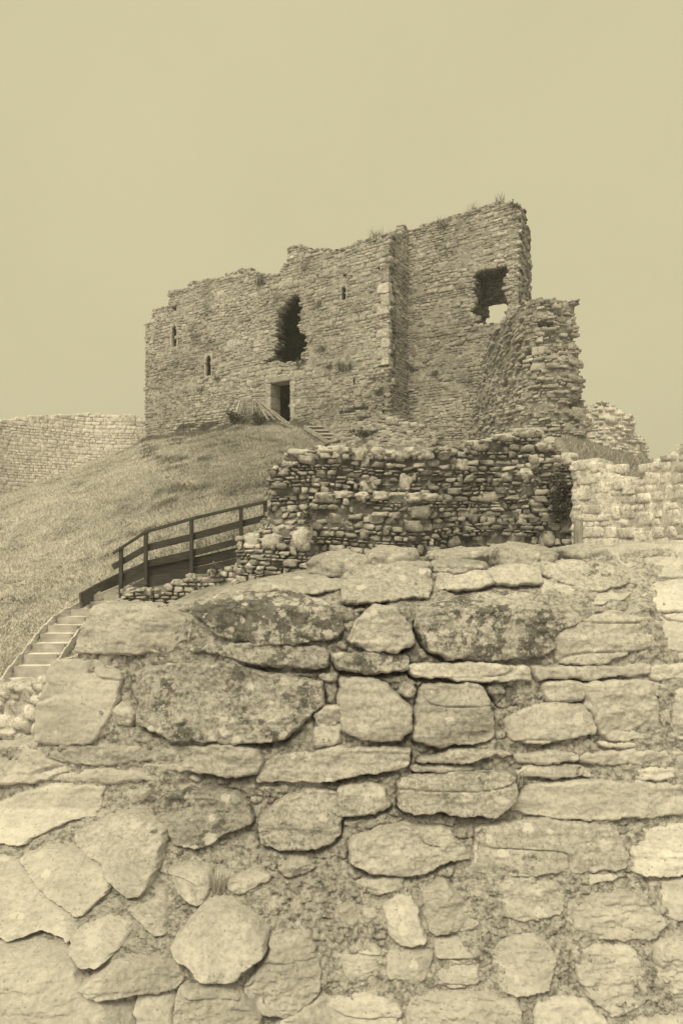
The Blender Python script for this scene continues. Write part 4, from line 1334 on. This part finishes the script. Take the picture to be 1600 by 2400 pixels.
# side boards
lb, rb = MB(), MB()
for i in range(nst - 1):
    for mbb, (k, kk), lift, tn in ((lb, (0, 1), 0.03, 0.58), (rb, (2, 3), -0.06, 0.6)):
        p = at(steps_px[i][k], steps_px[i][kk], ys[i]); q = at(steps_px[i + 1][k], steps_px[i + 1][kk], ys[i + 1])
        sh = -0.06 if k == 0 else 0.05
        mbb.bar(p + (sh, 0, lift - .1), q + (sh, 0, lift - .06), 0.04, 0.15, c=tn)
lb.build('side_board', M_wood, st_l, smooth=False)
rb.build('side_board', M_wood, st_l, smooth=False)

# ---------------------------------------------------------------- railing
ra = thing('timber_railing', 'dark timber railing with three boards and posts beside the path, above the low rubble wall', 'railing', tuple(at(430, 1340, 15.9)))
posts = [(278, 1254, 1375, 15.75), (335, 1221, 1362, 15.8), (440, 1191, 1342, 15.9), (553.5, 1163, 1320, 16.0), (609, 1151, 1290, 16.1)]
for u, v0, v1, y in posts:
    b = MB()
    b.bar(at(u, v1, y), at(u, v0 + 1.5, y), 0.085, 0.085, up=(0, 1, 0), c=0.075)
    b.build('post', M_post, ra, smooth=False)


def board(name, pts, th=0.035, dy=0.07, c=0.07):
    b = MB()
    for (u0, a0, b0, y0), (u1, a1, b1, y1) in zip(pts[:-1], pts[1:]):
        p = at(u0, (a0 + b0) / 2, y0 + dy); q = at(u1, (a1 + b1) / 2, y1 + dy)
        h = ((b0 - a0) + (b1 - a1)) / 2 * D / FX * (y0 + y1) / 2
        dirn = (q - p) / np.linalg.norm(q - p)
        cosz = math.hypot(dirn[0], dirn[1])
        b.bar(p - dirn * 0.005, q + dirn * 0.005, th, h * cosz, c=c, seg=2)
    return b.build(name, M_wood, ra, smooth=False)


board('handrail', [(260, 1267, 1274, 15.7), (335, 1218, 1225, 15.8), (440, 1188, 1195, 15.9), (553.5, 1161, 1168, 16.0), (613, 1149, 1156, 16.1)], 0.11, 0, 0.08)
board('rail_board', [(259, 1295, 1311, 15.7), (335, 1251, 1267, 15.8), (440, 1225, 1242, 15.9), (553.5, 1195, 1212, 16.0), (612, 1182, 1196, 16.1)])
board('rail_board', [(280, 1320, 1338, 15.75), (335, 1288, 1304, 15.8), (440, 1263, 1279, 15.9), (553.5, 1234, 1249, 16.0), (612, 1219, 1233, 16.1)])
board('kick_board', [(335, 1304, 1325, 15.8), (440, 1281, 1305, 15.9), (560, 1255, 1276, 16.0)], dy=0.14, c=0.06)
board('kick_board', [(335, 1324, 1352, 15.8), (440, 1306, 1330, 15.9), (560, 1277, 1305, 16.0)], dy=0.09, c=0.075)
board('kick_board', [(275, 1362, 1376, 15.7), (300, 1348, 1364, 15.75), (335, 1326, 1345, 15.8)], dy=-.05, c=0.1)
# retaining board on the uphill side of the path
b = MB()
rp = [(185, 1380, 15.0), (215, 1362, 15.6), (275, 1332, 16.4), (340, 1306, 16.8), (450, 1284, 17.0)]
for (u0, v0, y0), (u1, v1, y1) in zip(rp[:-1], rp[1:]):
    b.bar(at(u0, v0, y0), at(u1, v1, y1), 0.05, 0.34, c=0.12, seg=2)
tag(b.build('retaining_board', M_wood, base=tuple(at(275, 1340, 16.4)), smooth=False), 'timber board holding back the turf on the uphill side of the steps', 'retaining board')

# ---------------------------------------------------------------- upper steps
us = thing('upper_steps', 'narrow timber steps climbing the turf to the foot of the keep doorway', 'steps', tuple(at(790, 1030, 30.8)))
ul = [700, 713, 727, 740, 753, 766, 779, 792]; ur = [741, 754, 766, 781, 795, 809, 823, 837]; uv_ = [979, 987.5, 995.5, 1004, 1013, 1022, 1032, 1042]
yy = np.linspace(32.6, 30.4, 8)
for i in range(8):
    A, B = at(ul[i], uv_[i], yy[i]), at(ur[i], uv_[i], yy[i])
    b = MB()
    V = []
    for (x, y, z) in ((A[0], yy[i], A[2] - .26), (B[0], yy[i], A[2] - .26), (B[0] - .05, yy[i] + .36, A[2] - .26), (A[0] - .05, yy[i] + .36, A[2] - .26)):
        V.append((x, y, z))
    V += [(x, y, z + .26) for x, y, z in V]
    b.add(V, [(0, 3, 2, 1), (4, 5, 6, 7), (1, 2, 6, 5), (2, 3, 7, 6), (3, 0, 4, 7)], c=0.5)
    b.add([(A[0], yy[i] - .03, A[2] - .24), (B[0], yy[i] - .03, A[2] - .24), (B[0], yy[i] - .03, A[2] - .01), (A[0], yy[i] - .03, A[2] - .01), (A[0], yy[i] - .002, A[2] - .24), (B[0], yy[i] - .002, A[2] - .24), (B[0], yy[i] - .002, A[2] - .01), (A[0], yy[i] - .002, A[2] - .01)],
          [(0, 1, 2, 3), (3, 2, 6, 7), (1, 5, 6, 2), (0, 3, 7, 4)], c=0.13)
    b.box((A[0] - .02, yy[i] - .07, A[2] - .055), (B[0] + .02, yy[i] + .2, A[2] + .012), c=0.55)
    b.build('step', M_wood, us, smooth=False)
for xs, sh in ((ul, -0.04), (ur, 0.04)):
    b = MB()
    for i in range(7):
        b.bar(at(xs[i], uv_[i], yy[i]) + (sh, 0, -0.02), at(xs[i + 1], uv_[i + 1], yy[i + 1]) + (sh, 0, -0.05), 0.05, 0.2, c=0.36)
    b.build('side_board', M_wood, us, smooth=False)

# ---------------------------------------------------------------- split palings leaning by the door
pf = thing('paling_fence', 'bundle of split wooden palings and long poles leaning on the keep beside its doorway', 'paling fence', tuple(SW.map(np.array(float(SW.px(590, 970)[0])), 6.0, 0.6)))
rng = np.random.default_rng(40)
npale = 15
for i in range(npale):
    t = i / (npale - 1)
    ut, ub = 559 + 42 * t + rng.normal(0, 1), 555 + 70 * t ** 1.15 + rng.normal(0, 1.2)
    s0, z0 = SW.px(ut, 926 - 3 * t + rng.normal(0, 3.5)); s1, z1 = SW.px(ub, 978)
    b = MB()
    b.bar(SW.map(np.array(s1), z1, 0.75), SW.map(np.array(s0), z0, 0.28 + rng.uniform(-.03, .03)), rng.uniform(.035, .06), 0.022, up=(-.5, -.85, 0), c=rng.choice([0.16, 0.25, 0.34, 0.6], p=[.4, .32, .2, .08]))
    b.build('pale', M_post, pf, smooth=False)
for ut, vt, ub, vb in ((604, 921, 668, 976), (608, 926, 674, 980), (612, 932, 676, 984), (618, 938, 682, 983), (600, 924, 655, 975), (615, 930, 690, 985), (606, 934, 640, 975)):
    s0, z0 = SW.px(ut, vt); s1, z1 = SW.px(ub, vb)
    b = MB()
    b.bar(SW.map(np.array(s1), z1 + .1, 0.85), SW.map(np.array(s0), z0, 0.42), 0.05, 0.05, up=(-.5, -.85, 0), c=rng.uniform(.25, .5))
    b.build('pole', M_wood, pf, smooth=False)

# ---------------------------------------------------------------- turf blades
rng = np.random.default_rng(50)


def blades(P, n, h, w, lean, tone, rng):
    """n thin triangles on points P"""
    az = rng.uniform(0, 2 * math.pi, n)
    h = h * rng.uniform(0.5, 1.3, n)
    dx, dy = np.cos(az) * w / 2, np.sin(az) * w / 2
    la = rng.uniform(0, 2 * math.pi, n)
    lx, ly = np.cos(la) * lean * h, np.sin(la) * lean * h
    A = P + np.stack((-dx, -dy, 0 * dx - .01), -1); B = P + np.stack((dx, dy, 0 * dx - .01), -1)
    C = P + np.stack((lx, ly, h), -1)
    M_ = P + np.stack((lx * .35, ly * .35, h * .6), -1)
    A2, B2 = M_ + np.stack((-dx, -dy, 0 * dx), -1) * .7, M_ + np.stack((dx, dy, 0 * dx), -1) * .7
    V = np.stack((A, B, B2, A2, C), 1).reshape(-1, 3)
    i = np.arange(n) * 5
    return V, np.stack((i, i + 1, i + 2, i + 3), 1), np.stack((i + 3, i + 2, i + 4), 1), np.repeat(tone, 5)


n = 190000
yg = 13.0 + 26 * rng.random(n) ** 1.15
ug = rng.uniform(-60, 920, n)
xg = (ug * D - 800) / FX * yg
# keep clear of the steps, path and buildings
lp = np.array([((at((a[0] + a[2]) / 2, 0, y))[0], y) for a, y in zip(steps_px, ys)])
xm = np.interp(yg, lp[:, 1], lp[:, 0])
bad = (np.abs(xg - xm) < 0.42) & (yg < 16.3)
bad |= (yg < 16.9) & (yg > 15.2) & (xg > -4.9)
rel = np.stack((xg, yg), 1) - W_l
dn = rel @ r_
bad |= (dn > -0.05) & (rel @ a_ > -0.2)
ax = np.interp(yg, yy[::-1], [at((a + b_) / 2, 0, q)[0] for a, b_, q in zip(ul, ur, yy)][::-1])
bad |= (np.abs(xg - ax) < 0.62) & (yg > 29.0) & (yg < 33.2)
bad |= (yg < 15.2) & (xg > -4.9)
ok = ~bad
xg, yg = xg[ok], yg[ok]
n = len(xg)
cl = fbm(np.stack((xg * 1.5, yg * 1.5, 0 * xg), -1), 4, 101, 0.7)
zg = ground(xg, yg)
tone = np.clip(turf_tone(xg, yg) * (1 + 0.4 * cl + 0.17 * rng.normal(0, 1, n)), .08, .7)
mb = MB()
V, Q, T, c = blades(np.stack((xg, yg, zg), -1), n, 0.05 + 0.08 * np.clip(cl, 0, 1) ** 1.5, 0.022, 0.9, tone, rng)
mb.add(V, Q, T, c=c)
# bank at right
n = 26000
yb_ = rng.uniform(15.5, 27, n); ub_ = rng.uniform(1290, 1500, n); xb_ = (ub_ * D - 800) / FX * yb_
tone = np.clip(0.46 * (1 + .2 * rng.normal(0, 1, n)), .1, .7)
V, Q, T, c = blades(np.stack((xb_, yb_, ground(xb_, yb_)), -1), n, 0.16, 0.025, 0.6, tone, rng)
mb.add(V, Q, T, c=c)
# rank clumps over the slope and longer grass along the foot of the keep
nc = 90
yc = 17 + 19 * rng.random(nc); xc = (rng.uniform(330, 900, nc) * D - 800) / FX * yc
rel = np.stack((xc, yc), 1) - W_l
okc = rel @ r_ < -0.4
xc, yc = xc[okc], yc[okc]
kk = rng.integers(0, len(xc), 9000)
px_, py_ = xc[kk] + rng.normal(0, .22, 9000), yc[kk] + rng.normal(0, .16, 9000)
V, Q, T, c = blades(np.stack((px_, py_, ground(px_, py_)), -1), 9000, 0.13, 0.025, 0.8, np.clip(rng.normal(.26, .06, 9000), .08, .6), rng)
mb.add(V, Q, T, c=c)
sf = rng.uniform(0, 15.6, 9000); fp = SW.map(sf, 0 * sf, np.abs(rng.normal(0.12, .12, 9000)) + .03)
fp[:, 2] = ground(fp[:, 0], fp[:, 1])
V, Q, T, c = blades(fp, 9000, 0.2 + .14 * np.clip(vnoise(np.stack((sf * .8, 0 * sf, 0 * sf), -1), 5), 0, 1), 0.025, 0.5, np.clip(rng.normal(.3, .08, 9000), .08, .6), rng)
keepf = np.repeat((sf < SW.px(612, 0)[0]) | (sf > SW.px(672, 0)[0]), 1)
ki = np.nonzero(keepf)[0]
mb.add(V, Q[ki], T[ki], c=c)
o = mb.build('turf_grass', M_grass)
o['kind'] = 'stuff'; o['label'] = 'short dry grass over the castle mound'

# ---------------------------------------------------------------- plants on the walls
def tuft(name, p, n, h, spread, tone, label, cat='plant', lean=0.5, group=None, w=0.03):
    rg = np.random.default_rng(abs(int(p[0] * 100) + int(p[2] * 1000)) + n)
    P = np.asarray(p) + rg.normal(0, 1, (n, 3)) * np.array((spread, spread * .5, spread * .12))
    V, Q, T, c = blades(P, n, h, w, lean, np.clip(tone * (1 + .3 * rg.normal(0, 1, n)), .03, .7), rg)
    b = MB(); b.add(V, Q, T, c=c)
    return tag(b.build(name, M_grass, base=tuple(p)), label, cat, group)


def leafy(name, p, size, n, leaf, tone, label, cat='shrub', droop=0.0):
    rg = np.random.default_rng(abs(int(p[0] * 100) + int(p[2] * 1000)) + n)
    k = rg.integers(0, 14, n)
    cc = rg.normal(0, 0.5, (14, 3)) * np.asarray(size)
    P = cc[k] + rg.normal(0, 0.26, (n, 3)) * np.asarray(size)
    a = rg.normal(0, 1, (n, 3)); a /= np.linalg.norm(a, axis=1)[:, None]
    t = rg.normal(0, 1, (n, 3)); t -= (t * a).sum(1)[:, None] * a; t /= np.linalg.norm(t, axis=1)[:, None]
    L = leaf * rg.uniform(.5, 1.3, n)[:, None]
    P = P + np.asarray(p)
    V = np.stack((P - t * L, P + a * L * .45, P + t * L, P - a * L * .45), 1).reshape(-1, 3)
    b = MB(); i = np.arange(n) * 4
    b.add(V, np.stack((i, i + 1, i + 2, i + 3), 1), c=np.repeat(np.clip(tone * (1 + .35 * rg.normal(0, 1, n)), .02, .6), 4))
    # twigs
    for q in cc:
        b.bar(np.asarray(p) - (0, -.05, .1), np.asarray(p) + q, 0.015, 0.015, up=(.3, .5, .2), c=.1)
    return tag(b.build(name, M_leaf, base=tuple(p), smooth=False), label, cat)


def onw(S, u, v, d):
    s, z = S.px(u, v)
    return S.map(np.array(float(s)), float(z), d)


tuft('grass_tuft', onw(SW, 600, 655, 0.02), 90, .55, .16, .2, 'dry grass hanging below the broken wall top, left of the jagged breach', lean=.5, group='weeds and grass growing on the keep')
tuft('grass_tuft', onw(SW, 693, 840, .0), 70, .35, .16, .17, 'grass tuft on the sill of the jagged breach', lean=.6, group='weeds and grass growing on the keep')
tuft('grass_tuft', onw(SW, 742, 806, .0), 60, .3, .13, .16, 'dark weed on the keep wall just right of the jagged breach', lean=.8, group='weeds and grass growing on the keep')
tuft('grass_tuft', onw(SW, 797, 850, .0), 110, .35, .26, .15, 'wide dark weed on the keep wall above the small slit window', lean=.8, group='weeds and grass growing on the keep')
tuft('grass_tuft', onw(SW, 758, 846, .0), 50, .25, .13, .18, 'small weed on the keep wall above and right of the doorway', lean=.8, group='weeds and grass growing on the keep')
tuft('grass_tuft', onw(SW, 463, 898, .0), 60, .25, .13, .17, 'small weed below the lower left lancet of the keep', lean=.8, group='weeds and grass growing on the keep')
tuft('grass_tuft', onw(SW, 502, 872, .0), 60, .22, .14, .17, 'small weed on the sill of the lower left lancet', lean=.8, group='weeds and grass growing on the keep')
tuft('grass_tuft', onw(SW, 735, 702, .0), 50, .35, .12, .17, 'weed on the keep wall left of the upper middle lancet', lean=.8, group='weeds and grass growing on the keep')
tuft('grass_tuft', onw(SW, 868, 552, -.2), 110, .5, .25, .26, 'pale grass growing on the wall head left of the corner buttress', lean=.5, group='weeds and grass growing on the keep')
tuft('grass_tuft', onw(SW, 700, 620, -.0), 80, .5, .2, .28, 'dry grass under the raised block of wall head above the breach', lean=.6, group='weeds and grass growing on the keep')
tuft('grass_tuft', onw(SE, 1082, 486, -.3), 30, .55, .18, .25, 'tall thin grass on the highest wall head, left of the corner', lean=.35)
tuft('grass_tuft', onw(SE, 1146, 468, -.2), 36, .5, .1, .24, 'tall thin grass near the top right corner of the keep', lean=.3)
tuft('grass_tuft', onw(SE, 1020, 520, .0), 70, .4, .2, .2, 'dry grass on the wall head right of the corner buttress', lean=.6, group='weeds and grass growing on the keep')
tuft('grass_tuft', onw(SE, 1000, 862, .0), 60, .28, .12, .15, 'weed low on the recessed bay of the keep', lean=.8, group='weeds and grass growing on the keep')
tuft('grass_tuft', onw(SE, 950, 852, .0), 70, .3, .1, .15, 'dark weed in the corner between buttress and recessed bay', lean=.8, group='weeds and grass growing on the keep')
leafy('ivy', onw(SE, 1184, 474, -.05), (.22, .18, .26), 220, .05, .18, 'ragged ivy hanging over the top right corner of the keep', 'ivy')
leafy('brambles', onw(SW, 565, 966, .8), (.5, .35, .35), 700, .06, .12, 'dark brambles at the left foot of the leaning palings', 'brambles')
leafy('brambles', onw(SW, 615, 972, .95), (.5, .3, .28), 600, .06, .13, 'dark brambles at the right foot of the leaning palings', 'brambles')
leafy('wall_shrub', at(1288, 1145, 14.05), (.2, .12, .36), 1300, .035, .1, 'dark bush growing from the right end of the rubble wall', 'shrub')
leafy('wall_plant', at(710, 1190, 13.9), (.1, .08, .3), 420, .028, .13, 'small dark plant in the stepped corner of the rubble wall', 'plant')
leafy('wall_plant', at(496, 1312, 14.2), (.1, .08, .12), 160, .028, .18, 'small leafy plant on top of the low wall under the railing', 'plant')
tuft('straw_tuft', fpt(np.array(508.), np.array(2035.), np.array(.03)), 70, .065, .010, .5, 'tuft of dry straw between boulders low in the foreground wall', lean=.8, w=.002)
tuft('straw_tuft', fpt(np.array(1182.), np.array(1795.), np.array(.03)), 40, .05, .012, .45, 'wisp of dry straw in a joint at the right of the foreground wall', lean=1.0, w=.003)
leafy('weed_bank', onw(SW, 862, 1004, 1.2), (.5, .3, .16), 420, .07, .14, 'dark weeds on the turf right of the upper steps', 'weeds')

# ---------------------------------------------------------------- haze added to lift the dark tones
hz = MB()
x0, x1, y0, y1, z0, z1 = -1400, 1400, -1400, 1400, -9, 22
hz.add([(x0, y0, z0), (x1, y0, z0), (x1, y1, z0), (x0, y1, z0), (x0, y0, z1), (x1, y0, z1), (x1, y1, z1), (x0, y1, z1)],
       [(0, 3, 2, 1), (4, 5, 6, 7), (0, 1, 5, 4), (1, 2, 6, 5), (2, 3, 7, 6), (3, 0, 4, 7)])
M_haze = bpy.data.materials.new('haze')
M_haze.use_nodes = True
hn = M_haze.node_tree.nodes
hn.clear()
ho = hn.new('ShaderNodeOutputMaterial')
hv = hn.new('ShaderNodeVolumePrincipled')
hv.inputs['Color'].default_value = (0.95, 0.95, 0.95, 1)
hv.inputs['Density'].default_value = HAZE
M_haze.node_tree.links.new(hv.outputs[0], ho.inputs['Volume'])
o = hz.build('haze', M_haze, smooth=False)
o['kind'] = 'stuff'; o['label'] = 'thin haze added over the whole site to lift the dark tones'

for o in bpy.data.objects:
    if '_b' in o:
        del o['_b']
